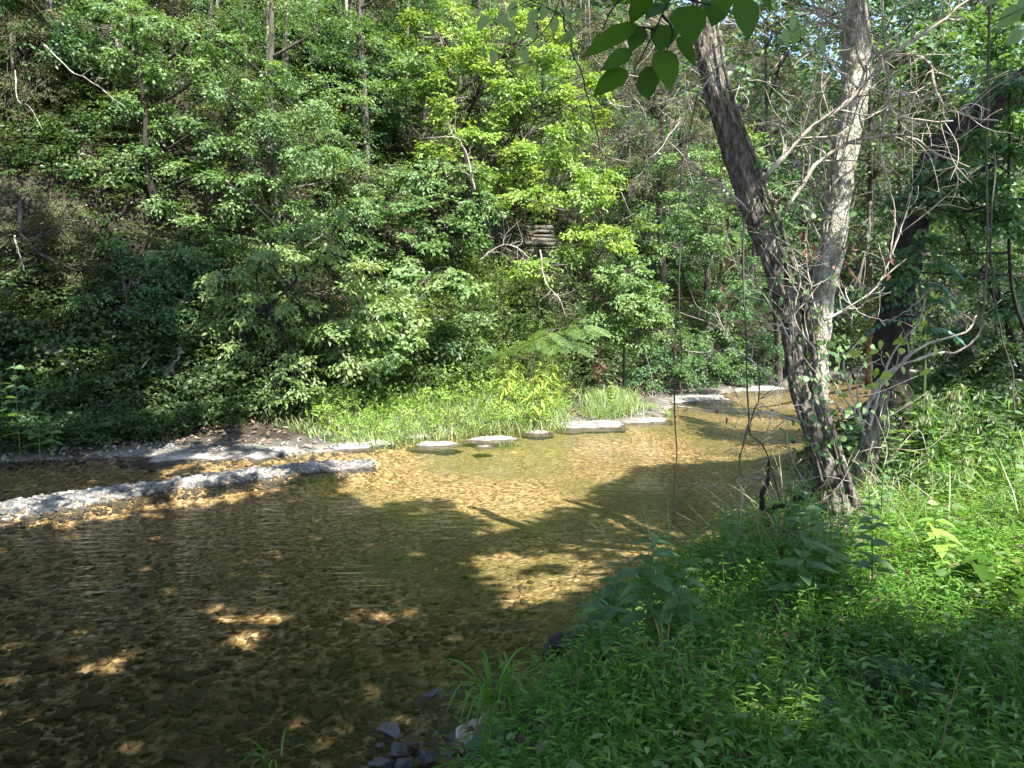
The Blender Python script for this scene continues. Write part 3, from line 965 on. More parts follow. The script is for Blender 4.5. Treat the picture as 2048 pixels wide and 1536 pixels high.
def filler_label(k, x, Y, z):
    # where it shows: next to which other tree, on which side of it
    a = (z - 2.2) / Y
    u, v = 1024 + x / Y * FPX / CP, 640 - a * FPX
    near = sorted(MARKS, key=lambda m: np.hypot(u - m[0], v - m[1]))[:7]
    for m in near:
        du, dv = u - m[0], v - m[1]
        rel = ('just right of' if du > 0 else 'just left of') if abs(du) > abs(dv) * .6 else ('above' if dv < 0 else 'just below')
        for ra in (rel, 'upslope behind', 'further back beyond'):
            lab = f'{LABN[k]} {ra} {m[2]}'
            if lab not in taken:
                taken.add(lab)
                return lab
    return LAB[k]
for i, (x, Y, z, d) in enumerate(spots):
    k = int(r.choice(4, p=[.38, .24, .28, .10]))
    if x > 2 and x < 9 and r.random() < .4:
        k = 3
    s = r.uniform(.55, .95)
    if k not in used:
        used.add(k)
        o = PROTO[k]
        o.location = (x, Y, z)
        o.scale = (s, s, s)
    else:
        o = copy_thing(PROTO[k], (x, Y, z), r.uniform(0, 6.28), (s, s, s * r.uniform(.9, 1.15)))
    o['label'] = filler_label(k, x, Y, z + 3.5)
    o['group'] = ['mid green trees on the slope', 'dark green trees on the slope', 'fresh green trees on the slope', 'grey green trees on the slope'][k]

def arch(L, n, ru, rv, Y, dep=.9):
    """lobes strung along arching boughs given by their sight lines"""
    out = []
    for pts in L:
        P = spline(np.array([(u, v, 0.0) for u, v in pts]), n)
        for i, (u, v, _) in enumerate(P):
            f = i / (n - 1)
            out.append((u + RNG.normal() * 8, v + RNG.normal() * 6, Y - 1.3 * f + RNG.normal() * .15, ru * (1 - .35 * f), rv * (1 - .2 * f), dep))
    return out

# individual trees and shrubs of the far bank (lobes: u, v, Y, ru, rv, depth factor)
T = tree
T('yellow_green_tree', 'tall bright yellow-green tree rising over the middle of the far bank', 'tree', gp(1000, 22.6),
  lobes([(950, 190, 22, 120, 95, .8), (1070, 250, 22, 110, 90, .8), (880, 70, 22.4, 85, 65, .8), (1030, 90, 22.4, 120, 80, .8), (960, 310, 21.6, 130, 60, .8), (1120, 350, 21.6, 70, 60, .8), (840, 150, 22, 60, 60, .8), (1150, 190, 22.4, 60, 70, .8)]),
  'yellow', .14, .075, tr=.14, dens=1.25, seed=1, tint=.5)
T('layered_maple', 'mid green tree with layered leafy boughs sweeping down to the right', 'tree', gp(330, 17.6),
  lobes(arch([[(260, 30), (420, 70), (560, 180), (640, 300)], [(270, 120), (420, 165), (560, 270), (680, 400)], [(270, 220), (420, 260), (560, 370), (640, 450)], [(300, 330), (420, 350), (520, 420), (590, 500)], [(180, 300), (300, 380), (420, 460), (480, 520)]], 6, 66, 22, 18.2)),
  'fresh', .125, .065, tr=.09, dens=1.75, seed=2, tint=.45, lean=(.6, -.4, -.35), bark='darkbark', limbs=False,
  boughs=[[(330, 200, 17.6), (420, 165, 17.6), (560, 270, 17.2), (680, 400, 16.9)], [(330, 300, 17.6), (420, 265, 17.5), (560, 370, 17.1), (640, 450, 16.9)], [(335, 120, 17.8), (420, 75, 17.9), (560, 180, 17.4), (640, 300, 17)], [(320, 380, 17.4), (420, 350, 17.3), (520, 420, 17.1), (590, 500, 16.9)]])
T('leaning_bush', 'pale green bush leaning to the right in long drooping sprays over the far shore', 'shrub', gp(430, 15.4),
  lobes(arch([[(430, 600), (540, 525), (660, 560), (760, 650)], [(440, 620), (540, 590), (640, 640), (700, 730)], [(430, 640), (520, 640), (590, 700), (620, 780)], [(420, 660), (470, 670), (530, 730), (560, 790)], [(470, 540), (580, 500), (700, 520), (790, 590)]], 5, 50, 20, 15.2)),
  'fresh', .115, .052, tr=.06, dens=2.0, seed=3, tint=.85, lean=(.6, -.4, -.4), spray=.45, bark='darkbark')
T('round_leaf_shrub', 'bright round-leaved shrub hanging over the grass at its left end', 'shrub', gp(770, 16.6),
  lobes([(740, 650, 15.4, 60, 60, .9), (800, 640, 15.6, 55, 60, .9), (780, 720, 15.2, 45, 30, .9), (700, 690, 15.4, 40, 30, .9), (860, 560, 16.5, 80, 30, .9), (920, 570, 16.5, 50, 25, .9)]),
  'fresh', .12, .10, tr=.05, dens=1.6, seed=4, tint=.6, kind='mid', spray=.45)
T('forked_tree', 'tree with a dark forked trunk behind the bushes in the middle of the slope', 'tree', gp(850, 19.8),
  lobes([(860, 420, 19.2, 90, 40, .8), (800, 500, 18.8, 90, 36, .8), (930, 470, 19, 60, 40, .8), (880, 350, 19.4, 90, 34, .8), (830, 560, 18.6, 70, 30, .8), (960, 400, 19.4, 70, 40, .8)]),
  'fresh', .13, .07, trunk=[gp(850, 19.8) - [0, 0, .3], at(852, 500, 19.6), at(880, 450, 19.5), at(935, 400, 19.5), at(930, 300, 19.7)], tr=.15, dens=1.3, seed=5, tint=.45, bark='darkbark')
T('slender_sapling', 'slender yellow-green sapling right of the pale rock stack', 'tree', gp(1170, 20.2),
  lobes([(1180, 400, 19.8, 55, 50, .8), (1150, 480, 19.6, 60, 36, .8), (1215, 470, 19.6, 50, 50, .8), (1080, 540, 19.2, 70, 26, .8), (1060, 400, 19.8, 60, 28, .8), (1200, 350, 20, 40, 40, .8)]),
  'yellow', .13, .065, tr=.06, dens=1.4, seed=6, tint=.5)
T('light_green_shrub', 'dense light green shrub on the far bank right of the feathery sapling', 'shrub', gp(1250, 20.2),
  lobes([(1230, 600, 19.2, 75, 60, .9), (1290, 650, 19.2, 45, 45, .9), (1200, 660, 19, 45, 40, .9), (1250, 540, 19.5, 55, 40, .9), (1310, 600, 19.4, 30, 40, .9)]),
  'fresh', .12, .07, tr=.05, dens=1.9, seed=7, tint=.6, spray=.45)
T('bank_shrub', 'green shrub behind the grass, left of the feathery sapling', 'shrub', gp(910, 18.2),
  lobes([(900, 690, 17.4, 70, 50, .9), (960, 720, 17.4, 40, 40, .9), (850, 740, 17, 50, 30, .9), (940, 650, 17.8, 50, 30, .9)]),
  'mid', .11, .07, tr=.04, dens=1.7, seed=8, tint=.6, spray=.45)
T('bank_shrub', 'dark twiggy shrub in the shade under the leaning bush', 'shrub', gp(660, 16.8),
  lobes([(650, 740, 16, 60, 40, .9), (690, 790, 15.6, 50, 30, .9), (610, 690, 16.4, 60, 40, .9)]),
  'dark', .11, .06, tr=.04, dens=1.6, seed=9, tint=.6, spray=.45)
T('bank_shrub', 'dark green shrub on the far shore behind the hanging vine', 'shrub', gp(1370, 22.5),
  lobes([(1350, 690, 21.8, 60, 45, .9), (1400, 730, 21.8, 60, 35, .9), (1320, 750, 21, 60, 30, .9), (1440, 690, 22.4, 50, 40, .9)]),
  'mid', .12, .06, tr=.05, dens=1.7, seed=10, tint=.45, spray=.5)
T('bank_shrub', 'low green shrub at the bend, seen just left of the leaning trunks', 'shrub', gp(1490, 25),
  lobes([(1480, 740, 24.2, 60, 25, .9), (1530, 700, 25, 60, 40, .9)]), 'mid', .12, .06, tr=.05, dens=1.7, seed=11, tint=.4, spray=.5)
T('bank_shrub', 'deep green shrub over the ledge in the middle of the bank', 'shrub', gp(1120, 20),
  lobes([(1040, 640, 19, 70, 36, .9), (1130, 700, 18.8, 60, 50, .9), (1180, 740, 18.8, 50, 30, .9), (1080, 590, 19.4, 60, 30, .9)]),
  'dark', .11, .065, tr=.05, dens=1.6, seed=12, tint=.7, spray=.5)
T('cedar', 'olive brown cedar with sparse boughs at the left edge below the rock band', 'tree', gp(60, 16.4),
  lobes([(70, 480, 15.8, 85, 50, .9), (130, 440, 16, 50, 60, .9), (30, 560, 15.6, 70, 40, .9), (150, 540, 15.6, 50, 34, .9), (40, 400, 16.2, 60, 50, .9)]),
  'cedar', .07, .02, tr=.10, dens=2.0, seed=13, tint=.55, spray=.45, n=40, up=.4)
T('cedar', 'brown olive cedar in the top left corner', 'tree', gp(40, 20),
  lobes([(50, 110, 18.5, 90, 70, .9), (30, 220, 18, 70, 60, .9), (110, 60, 18.8, 70, 50, .9), (90, 190, 18.2, 60, 60, .9), (20, 20, 19, 60, 50, .9)]),
  'cedar', .08, .024, tr=.13, dens=1.9, seed=14, tint=.55, spray=.5, n=40, up=.4)
T('cedar', 'grey dry cedar thicket high on the slope behind the left trunk', 'tree', gp(1330, 25.5),
  lobes([(1300, 190, 24, 90, 70, .8), (1370, 280, 23.6, 90, 60, .8), (1240, 280, 23.6, 60, 60, .8), (1330, 90, 24.6, 110, 60, .8), (1250, 150, 24.4, 60, 60, .8), (1330, 370, 23.2, 70, 40, .8)]),
  'grey', .09, .022, tr=.14, dens=1.5, seed=15, tint=.55, spray=.6, n=40, up=.4)
T('cedar', 'grey cedar between the two leaning trunks', 'tree', gp(1560, 26),
  lobes([(1560, 130, 25, 80, 80, .8), (1600, 230, 24.6, 60, 60, .8), (1530, 40, 25.4, 90, 60, .8)]),
  'grey', .09, .022, tr=.12, dens=1.4, seed=16, tint=.5, spray=.6, n=40, up=.4)
T('broadleaf_tree', 'leafy tree at the top left, right of the corner cedar', 'tree', gp(210, 20.5),
  lobes([(230, 50, 19.4, 100, 46, .8), (170, 150, 19, 80, 46, .8), (260, 130, 19.2, 80, 40, .8), (140, 260, 18.4, 80, 40, .8), (250, 230, 18.6, 70, 36, .8), (110, 330, 17.8, 70, 34, .8), (210, 345, 17.6, 70, 30, .8), (300, 320, 17.8, 60, 30, .8), (60, 300, 18, 60, 34, .8)]),
  'mid', .13, .07, tr=.12, dens=1.4, seed=17, tint=.55, lean=(.4, -.5, -.2))
T('broadleaf_tree', 'shaded green tree on the left slope above the dark rock band', 'tree', gp(300, 15.2),
  lobes([(290, 560, 15.8, 90, 40, .9), (220, 610, 15.6, 80, 36, .9), (360, 520, 16, 80, 40, .9), (330, 620, 15.4, 70, 34, .9), (400, 600, 15.6, 60, 40, .9), (240, 500, 16.2, 60, 36, .9)]),
  'mid', .11, .055, tr=.08, dens=1.4, seed=18, tint=.3, lean=(.4, -.5, -.25))
T('broadleaf_tree', 'dark green tree left of the yellow-green tree with pale stems beneath', 'tree', gp(700, 23.5),
  lobes([(640, 170, 22.8, 80, 60, .8), (720, 110, 23, 80, 60, .8), (700, 240, 22.4, 90, 50, .8), (770, 220, 22.4, 60, 60, .8), (660, 60, 23.4, 90, 50, .8), (560, 100, 23.4, 80, 60, .8)]),
  'mid', .14, .08, tr=.11, dens=1.3, seed=19, tint=.4, up=.6)
T('broadleaf_tree', 'spreading green tree on the slope below the dark tree with pale stems', 'tree', gp(720, 20.8),
  lobes([(720, 350, 19.8, 90, 40, .8), (770, 420, 19.4, 80, 40, .8), (690, 440, 19, 70, 36, .8), (660, 290, 20.2, 70, 36, .8), (720, 500, 18.8, 70, 34, .8)]),
  'mid', .13, .07, tr=.09, dens=1.4, seed=20, tint=.6, lean=(.5, -.4, -.2))
T('broadleaf_tree', 'sunlit green tree on the slope just behind the left trunk', 'tree', gp(1410, 23.6),
  lobes([(1390, 330, 22.6, 80, 36, .8), (1450, 400, 22.2, 70, 40, .8), (1340, 420, 22, 60, 36, .8), (1480, 300, 22.8, 50, 60, .8), (1420, 480, 22, 60, 40, .8), (1300, 480, 21.6, 50, 40, .8)]),
  'fresh', .13, .07, tr=.09, dens=1.2, seed=21, tint=.5)
T('broadleaf_tree', 'dim green tree seen between the two leaning trunks', 'tree', gp(1560, 24.5),
  lobes([(1560, 400, 23.6, 60, 60, .8), (1590, 300, 24, 60, 60, .8), (1600, 500, 23.2, 60, 60, .8), (1510, 560, 23, 60, 50, .8), (1450, 600, 22.6, 60, 40, .8)]),
  'mid', .13, .07, tr=.09, dens=1.3, seed=22, tint=.4)
# bare straight stems among the crowns of the upper slope
for k, (u, v0, v1, Y, w, lean, lab) in enumerate([
        (538, 330, -60, 21.5, 13, 4, 'thin pale straight trunk standing left of the dark tree'),
        (690, 300, -60, 23, 12, -6, 'pale straight trunk under the dark tree near the top'),
        (632, 110, -60, 24, 14, 2, 'stout pale trunk at the top between the layered tree and the dark tree'),
        (437, 110, -60, 22, 8, 5, 'thin white trunk at the top above the layered boughs'),
        (820, 240, -60, 23.6, 9, 6, 'dark straight trunk at the left edge of the yellow-green crown')]):
    b = gp(u, Y)
    tp_ = at(u + lean, v1 - 200, Y + .3)
    t = thing('pole_tree', lab, 'tree', b, 'bare straight trunks on the upper slope')
    mb = MB()
    tube(mb, spline([b - [0, 0, .3], at(u - lean, (v0 + v1) / 2 + 40, Y), tp_], 20), np.linspace(pxr(w, Y) / 2.7, pxr(w, Y) / 4, 20), 8)
    mb.build('trunk', M['palebark'] if k in (0, 1, 2, 3) else M['hilltrunk'], t, smooth=True)
    cm = MB()
    rr = np.random.default_rng(800 + k)
    O = tp_ + rdir(40, rr) * [1.3, 1.3, .7]
    sprays(cm, O, rdir(40, rr) * [1, 1, .2], .8, .13, .075, rr, .5, 24)
    cm.build('crown', M['mid'], t)

# ------------------------------------------------------------------ trees of the near side, right
T('bank_tree', 'bright leafy tree filling the top right corner behind the bare branches', 'tree', gp(2080, 12.5),
  lobes([(1900, 90, 12, 90, 60, .8), (1960, 190, 11.6, 90, 60, .8), (1850, 180, 12.4, 70, 50, .8), (2040, 80, 12, 80, 70, .8), (1800, 90, 13, 70, 60, .8), (2040, 280, 11.6, 70, 50, .8), (1900, 280, 12.2, 70, 40, .8)]),
  'fresh', .11, .095, tr=.06, bark='darkbark', dens=1.7, seed=31, tint=.35, kind='mid', up=.55)
T('bank_tree', 'dim leafy tree on the right edge below the bright corner tree', 'tree', gp(2060, 13.5),
  lobes([(1990, 430, 12.8, 80, 60, .8), (1930, 520, 13, 60, 60, .8), (2040, 560, 12.6, 70, 70, .8), (1880, 420, 13.4, 50, 50, .8), (1990, 650, 13, 80, 50, .8), (1930, 360, 13, 70, 40, .8)]),
  'mid', .10, .08, tr=.05, bark='darkbark', dens=1.6, seed=32, tint=.45, kind='mid', up=.55)
T('bank_tree', 'dark tree filling the gap behind the pale trunk', 'tree', gp(1740, 27),
  lobes([(1760, 330, 16, 60, 70, .8), (1720, 480, 16.5, 70, 60, .8), (1800, 560, 16, 60, 50, .8), (1720, 620, 17, 60, 50, .8), (1660, 380, 17, 50, 60, .8), (1770, 180, 16, 60, 70, .8)]),
  'dark', .10, .06, trunk=[gp(1740, 27), at(1740, 640, 22), at(1740, 400, 17), at(1740, 100, 16)], tr=.10, dens=1.5, seed=33, tint=.6, up=.6)
T('bank_tree', 'shadowy tree over the far pool at the right', 'tree', gp(1880, 30),
  lobes([(1870, 620, 28, 90, 40, .8), (1950, 690, 27, 80, 26, .8), (1800, 660, 30, 70, 40, .8), (1880, 500, 28, 100, 60, .8), (2000, 560, 28, 80, 60, .8), (1800, 400, 29, 100, 80, .8), (1960, 380, 28, 100, 80, .8), (1850, 240, 30, 120, 90, .8), (2020, 200, 30, 110, 100, .8)]),
  'dark', .14, .08, trunk=[gp(1880, 42), at(1880, 600, 32), at(1900, 300, 30)], tr=.16, dens=1.2, seed=34, tint=.45, up=.6, spray=.8)

T('bank_tree', 'leafy tree whose boughs hang in front of the dark bending trunk', 'tree', gp(2120, 8.6),
  lobes([(1830, 400, 8.3, 40, 40, .8), (1885, 330, 8.3, 50, 30, .8), (1960, 300, 8.2, 60, 40, .8), (1790, 540, 8.6, 40, 50, .8), (1840, 500, 8.4, 40, 40, .8), (2000, 400, 8.2, 60, 60, .8), (2020, 160, 8.4, 50, 50, .8), (1940, 400, 8.3, 50, 40, .8)]),
  'mid', .075, .06, tr=.035, bark='darkbark', dens=2.2, seed=35, tint=.4, kind='mid', up=.55, spray=.4, n=20)
T('bank_tree', 'tall tree closing the gap at the top between the pale trunk and the corner', 'tree', gp(1800, 31),
  lobes([(1640, 30, 24, 80, 80, .8), (1760, 40, 23, 90, 80, .8), (1850, -20, 23, 110, 80, .8), (1960, 0, 22, 120, 90, .8), (1560, -10, 25, 80, 60, .8), (1700, 160, 23, 80, 70, .8), (1820, 130, 23, 80, 70, .8), (2060, -20, 22, 100, 80, .8)]),
  'mid', .15, .10, trunk=[gp(1800, 31), at(1800, 500, 28), at(1800, 100, 24)], tr=.14, dens=1.3, seed=36, tint=.4, up=.6, spray=.8)
T('bank_shrub', 'shadowy shrub filling the space under the dark bending trunk', 'shrub', gp(1900, 13),
  lobes([(1880, 720, 12.4, 60, 36, .9), (1940, 680, 12.4, 60, 40, .9), (1990, 750, 12, 60, 34, .9), (1850, 780, 12, 50, 24, .9), (2040, 700, 12, 50, 40, .9)]), 'dark', .09, .05, tr=.03, dens=1.8, seed=37, tint=.5, spray=.4, bark='darkbark')
T('bank_shrub', 'dark shrub across the water seen just right of the pale trunk', 'shrub', gp(1720, 28),
  lobes([(1700, 690, 27, 60, 40, .9), (1760, 650, 27, 60, 50, .9), (1650, 660, 27, 50, 50, .9), (1600, 620, 27, 60, 60, .9), (1820, 690, 28, 60, 30, .9)]), 'dark', .13, .075, tr=.05, dens=1.6, seed=38, tint=.6, spray=.6, bark='darkbark')
# backdrop wood behind everything on the right
fw = MB()
r = np.random.default_rng(91)
O = []
for k in range(8500):
    az = math.radians(r.uniform(-46, 52))
    d = r.uniform(36, 60)
    x, y = d * math.sin(az), d * math.cos(az)
    O.append((x, y, ground_z(x, y)[0] + (27 if az > .1 else 15) * r.random() ** 1.1))
for k in range(3000):
    az = math.radians(r.uniform(2, 40))
    d = r.uniform(34, 50)
    x, y = d * math.sin(az), d * math.cos(az)
    O.append((x, y, ground_z(x, y)[0] + r.uniform(4, 26)))
O = np.array(O)
sprays(fw, O, norm(np.c_[-O[:, :2], np.zeros(len(O))] * .03 + rdir(len(O), r)), 1.8, .42, .27, r, r.random(len(O)), 10)
fw.build('distant_woods', M['mid'], kind='stuff')

# ------------------------------------------------------------------ undergrowth, litter and grass
def scatter_px(n, seed, u0, u1, y0, y1, test):
    r = np.random.default_rng(seed)
    Y = y0 + (y1 - y0) * r.random(n)
    x = (r.uniform(u0, u1, n) - 1024) / FPX * Y
    z, dn, df, db = ground_parts(x, Y)
    ok = test(x, Y, z, dn, df)
    return np.c_[x, Y, z][ok], r, dn[ok], df[ok]

P, r, dn, df = scatter_px(24000, 41, -420, 1750, 12, 32, lambda x, y, z, dn, df: (df > 1.9) & (df < 16))
ns = fbm(P[:, 0] * .8, P[:, 1] * .8, 0, 55, 3)
keep = r.random(len(P)) < np.clip((ns - .28) * 5, np.where(P[:, 0] / P[:, 1] < -.33, .85, .22), 1)
P = P[keep]
mb = MB()
sprays(mb, P + np.c_[np.zeros((len(P), 2)), r.uniform(.08, 1.0, len(P))], rdir(len(P), r) * [1, 1, .3] + [0, -.7, .15], r.uniform(.35, .7, len(P)), .11, .065, r, .3 + .6 * r.random(len(P)), 18, up=.6)
mb.build('hillside_undergrowth', M['dark'], kind='stuff')  # dark leaf colour also paints in the shadow gaps between crowns

P, r, dn, df = scatter_px(16000, 42, -60, 1700, 12, 26, lambda x, y, z, dn, df: (df > .8) & (df < 10))
mb = MB()
leaves(mb, P + [0, 0, .03], rdir(len(P), r) * [1, 1, .3], rdir(len(P), r) * .4 + [0, -.5, .8], r.uniform(.06, .13, len(P)), r.uniform(.04, .08, len(P)), r.random(len(P)), 'lo', .1)
mb.build('fallen_leaves', M['litter'], kind='stuff')

# dark herbs on the left far shore
P, r, dn, df = scatter_px(12500, 43, -420, 640, 11.3, 17.5, lambda x, y, z, dn, df: (df > .35 + 1.5 * np.clip((x + 6.6) / 1.6, 0, 1)) & (df < 4.2))
mb = MB()
sprays(mb, P + np.c_[np.zeros((len(P), 2)), r.uniform(.05, .42, len(P))], rdir(len(P), r) * [1, 1, .2] + [0, -.5, .35], r.uniform(.2, .38, len(P)), .085, .045, r, .2 + .5 * r.random(len(P)), 14, up=.6)
mb.build('shore_herbs', M['dark'], kind='stuff')

# sunlit grass on the far shore
def grass(mb, P, H, W, r, tint, bend=.45, seg=True):
    n = len(P)
    D = norm(np.c_[r.normal(size=(n, 2)) * .5, np.ones(n)])
    N = norm(np.c_[D[:, :2] * -1 + r.normal(size=(n, 2)) * .1, np.full(n, .15)])
    leaves(mb, P, D, -N, H, W, tint, 'blade', -bend * r.uniform(.3, 1.3, n).mean(), .2)

def grass_region(n, seed, poly):
    pl = px_line(poly, .1)
    xs, ys = [p[0] for p in pl], [p[1] for p in pl]
    r = np.random.default_rng(seed)
    x, y = r.uniform(min(xs), max(xs), n), r.uniform(min(ys), max(ys), n)
    ok = inpoly(x + r.normal(size=n) * .12, y + r.normal(size=n) * .12, pl)
    x, y = x[ok], y[ok]
    return np.c_[x, y, ground_z(x, y)], r

mb = MB()
GREG = [(620, 870), (660, 886), (740, 884), (850, 872), (960, 861), (1080, 855), (1130, 848), (1130, 800), (1050, 775), (940, 790), (820, 800), (720, 815), (650, 840)]
P, r = grass_region(22000, 44, GREG)
hh = (.45 + 1.15 * fbm(P[:, 0] * 1.6, P[:, 1] * 1.6, 0, 48, 3)) * np.clip(.26 + .95 * (P[:, 1] - P[:, 1].min()) / np.ptp(P[:, 1]), 0, 1.0) * r.uniform(.5, 1.2, len(P))
grass(mb, P, hh, .016, r, np.clip(.35 + .35 * r.normal(size=len(P)) * .6 + .2 * (r.random(len(P)) < .15), 0, 1))
P2, r = grass_region(4000, 45, [(1165, 835), (1215, 838), (1275, 830), (1270, 800), (1180, 800)])
grass(mb, P2, .4 * r.uniform(.5, 1.1, len(P2)), .015, r, np.clip(.35 + .2 * r.normal(size=len(P2)), 0, 1))
for u, v, n_, w_ in [(1300, 815, 120, 22), (1340, 820, 60, 15), (1010, 868, 80, 30), (560, 862, 80, 60), (600, 868, 100, 30), (480, 868, 50, 40), (320, 880, 50, 60)]:
    c = onz(u, v, .12)
    Pq = c + np.c_[r.normal(size=(n_, 2)) * pxr(w_, c[1]) * .4, np.zeros(n_)]
    Pq[:, 2] = ground_z(Pq[:, 0], Pq[:, 1])
    grass(mb, Pq, r.uniform(.12, .3, n_), .012, r, .4)
mb.build('shore_grass', M['bankgrass'], kind='stuff')

mb = MB()
P, r = grass_region(2600, 46, GREG)
P = P[r.random(len(P)) < .9]
r = np.random.default_rng(47)
back = (P[:, 1] - P[:, 1].min()) / np.ptp(P[:, 1])
sprays(mb, P + np.c_[np.zeros((len(P), 2)), (r.uniform(.05, .3, len(P)) + back * .8) * (.4 + 1.2 * fbm(P[:, 0] * 1.3, P[:, 1] * 1.3, 0, 49, 3))], rdir(len(P), r) * [1, 1, .3] + [0, -.4, .8], .26, .075, .03, r, .3 + .4 * r.random(len(P)), 16, up=.4)
mb.build('shore_forbs', M['yellow'], kind='stuff')

# near bank: stilt grass thick in the foreground
mb = MB()
r = np.random.default_rng(50)
n = 40000
Y = 2.0 + 8.5 * r.random(n) ** 1.35
x = r.uniform(-.75, .78, n) * (Y + .6)
z, dn, df, db = ground_parts(x, Y)
ok = (dn > .10 + .12 * r.random(n))
x, Y, z, dn = x[ok], Y[ok], z[ok], dn[ok]
dens = fbm(x * 1.3, Y * 1.3, 0, 58, 3)
ok = r.random(len(x)) < np.clip((dens - .16) * 3.6, .3, 1) * np.where((x < .9) & (Y < 4.0) & (dn < .7), .75, 1)
x, Y, z, dn = x[ok], Y[ok], z[ok], dn[ok]
n = len(x)
H = r.uniform(.12, .34, n) * np.clip(.45 + 1.3 * fbm(x * .9, Y * .9, 4, 59, 3), .6, 1.6) * np.clip(.55 + dn * .5, .5, 1.1)
ld = norm(np.c_[r.normal(size=(n, 2)) * .45, np.ones(n)])
k = 6
for j in range(k):
    t = (j + .7) / k
    B = np.c_[x, Y, z] + ld * (H * t)[:, None] + np.c_[np.zeros((n, 2)), -.06 * H * t * t]
    a = r.uniform(0, 6.28, n)
    D = np.c_[np.cos(a), np.sin(a), r.uniform(-.15, .55, n)]
    N_ = np.c_[np.zeros((n, 2)), np.ones(n)] + r.normal(size=(n, 3)) * .35
    L = r.uniform(.038, .075, n) * (1.1 - .3 * t)
    leaves(mb, B, D, N_, L, L * r.uniform(.17, .25, n), np.clip(.42 + .16 * r.normal(size=n) + .15 * (t - .5) + 1.1 * (fbm(x * 1.1, Y * 1.1, 2, 57, 3) - .5), 0, 1), 'mid' if j % 3 == 2 else 'lo', .25)
S0 = np.c_[x, Y, z]
leaves(mb, S0, ld, np.c_[r.normal(size=(n, 2)), np.zeros(n)], H, .004, .3, 'lo', 0)
mb.build('stilt_grass', M['grass'], kind='stuff')

def bank_points(n, seed, pw=1.35, far=8.0):
    r = np.random.default_rng(seed)
    Y = 2.2 + far * r.random(n) ** pw
    x = r.uniform(-.75, .78, n) * (Y + .6)
    z, dn, df, db = ground_parts(x, Y)
    ok = dn > .12
    return np.c_[x, Y, z][ok], r

# mixed broad herbs, thin blades, straw and fallen leaves among the stilt grass
P, r = bank_points(900, 151, 1.1)
mb = MB()
for j in range(5):
    a = r.uniform(0, 6.28, len(P))
    L = r.uniform(.035, .075, len(P)) * np.clip(P[:, 1] / 4.5, .8, 1.4)
    leaves(mb, P + np.c_[r.normal(size=(len(P), 2)) * .015, r.uniform(.06, .30, len(P))], np.c_[np.cos(a), np.sin(a), r.uniform(-.2, .4, len(P))], r.normal(size=(len(P), 3)) * .3 + [0, 0, 1], L, L * r.uniform(.45, .75, len(P)), r.random(len(P)), 'mid', .2)
mb.build('bank_herbs', M['fresh'], kind='stuff')
P, r = bank_points(4200, 152, .8, 9)
P = P[P[:, 1] > 4.6 + r.normal(size=len(P)) * .3]
mb = MB()
sel = fbm(P[:, 0] * .8, P[:, 1] * .8, 0, 60, 3) + .25 * np.clip((P[:, 1] - 5) / 3, 0, 1) > .52
grass(mb, P[sel], r.uniform(.3, .75, sel.sum()), .008, r, np.clip(.4 + .3 * r.normal(size=sel.sum()), 0, 1))
mb.build('bank_grass', M['bankgrass'], kind='stuff')
P, r = bank_points(2200, 153)
mb = MB()
leaves(mb, P + np.c_[np.zeros((len(P), 2)), r.uniform(.01, .16, len(P))], rdir(len(P), r) * [1, 1, .5], rdir(len(P), r) * .5 + [0, 0, 1], r.uniform(.05, .11, len(P)), r.uniform(.025, .06, len(P)), r.random(len(P)), 'mid', .3, .5)
for p_ in P[:260]:
    d = norm(r.normal(size=3) * [1, 1, .35])
    l = r.uniform(.15, .5)
    tube(mb, spline([p_ + [0, 0, .1], p_ + [0, 0, .14] + d * l * .5, p_ + [0, 0, .1] + d * l], 5), np.linspace(.003, .0015, 5), 3, r.random())
mb.build('bank_litter', M['litter'], kind='stuff')

# thin cover on the bank further to the right and back
mb = MB()
n = 9000
Y = 8 + 22 * r.random(n)
x = Y * np.tan(np.radians(r.uniform(15, 42, n)))
z, dn, df, db = ground_parts(x, Y)
ok = dn > .1
P = np.c_[x, Y, z][ok]
sprays(mb, P + np.c_[np.zeros((len(P), 2)), r.uniform(.05, .6, len(P))], rdir(len(P), r) * [1, 1, .3] + [0, -.5, .4], r.uniform(.25, .5, len(P)), .10, .055, r, .2 + .5 * r.random(len(P)), 16, up=.6)
mb.build('bank_undergrowth', M['dark'], kind='stuff')

# ------------------------------------------------------------------ the twin leaning tree
def bark_disp(seed, amp=.40, fu=5.0, fz=1.6):
    def f(a, P):
        s = np.linspace(0, len(P) * .035, len(P))[:, None]
        w = fbm(np.cos(a)[None] * 2 + 9, np.sin(a)[None] * 2 + s * .8, s * 1.2, seed, 3)
        rid = np.abs(np.sin((a[None] * fu + w * 9 + s * .6)))
        fine = fbm(np.cos(a)[None] * 6, np.sin(a)[None] * 6, s * fz * 6, seed + 4, 3) - .5
        lump = fbm(np.cos(a)[None], np.sin(a)[None], s * 1.3, seed + 8, 2) - .5
        return 1 + amp * (rid ** .6 - .6) * .55 + .42 * fine + .45 * lump
    return f

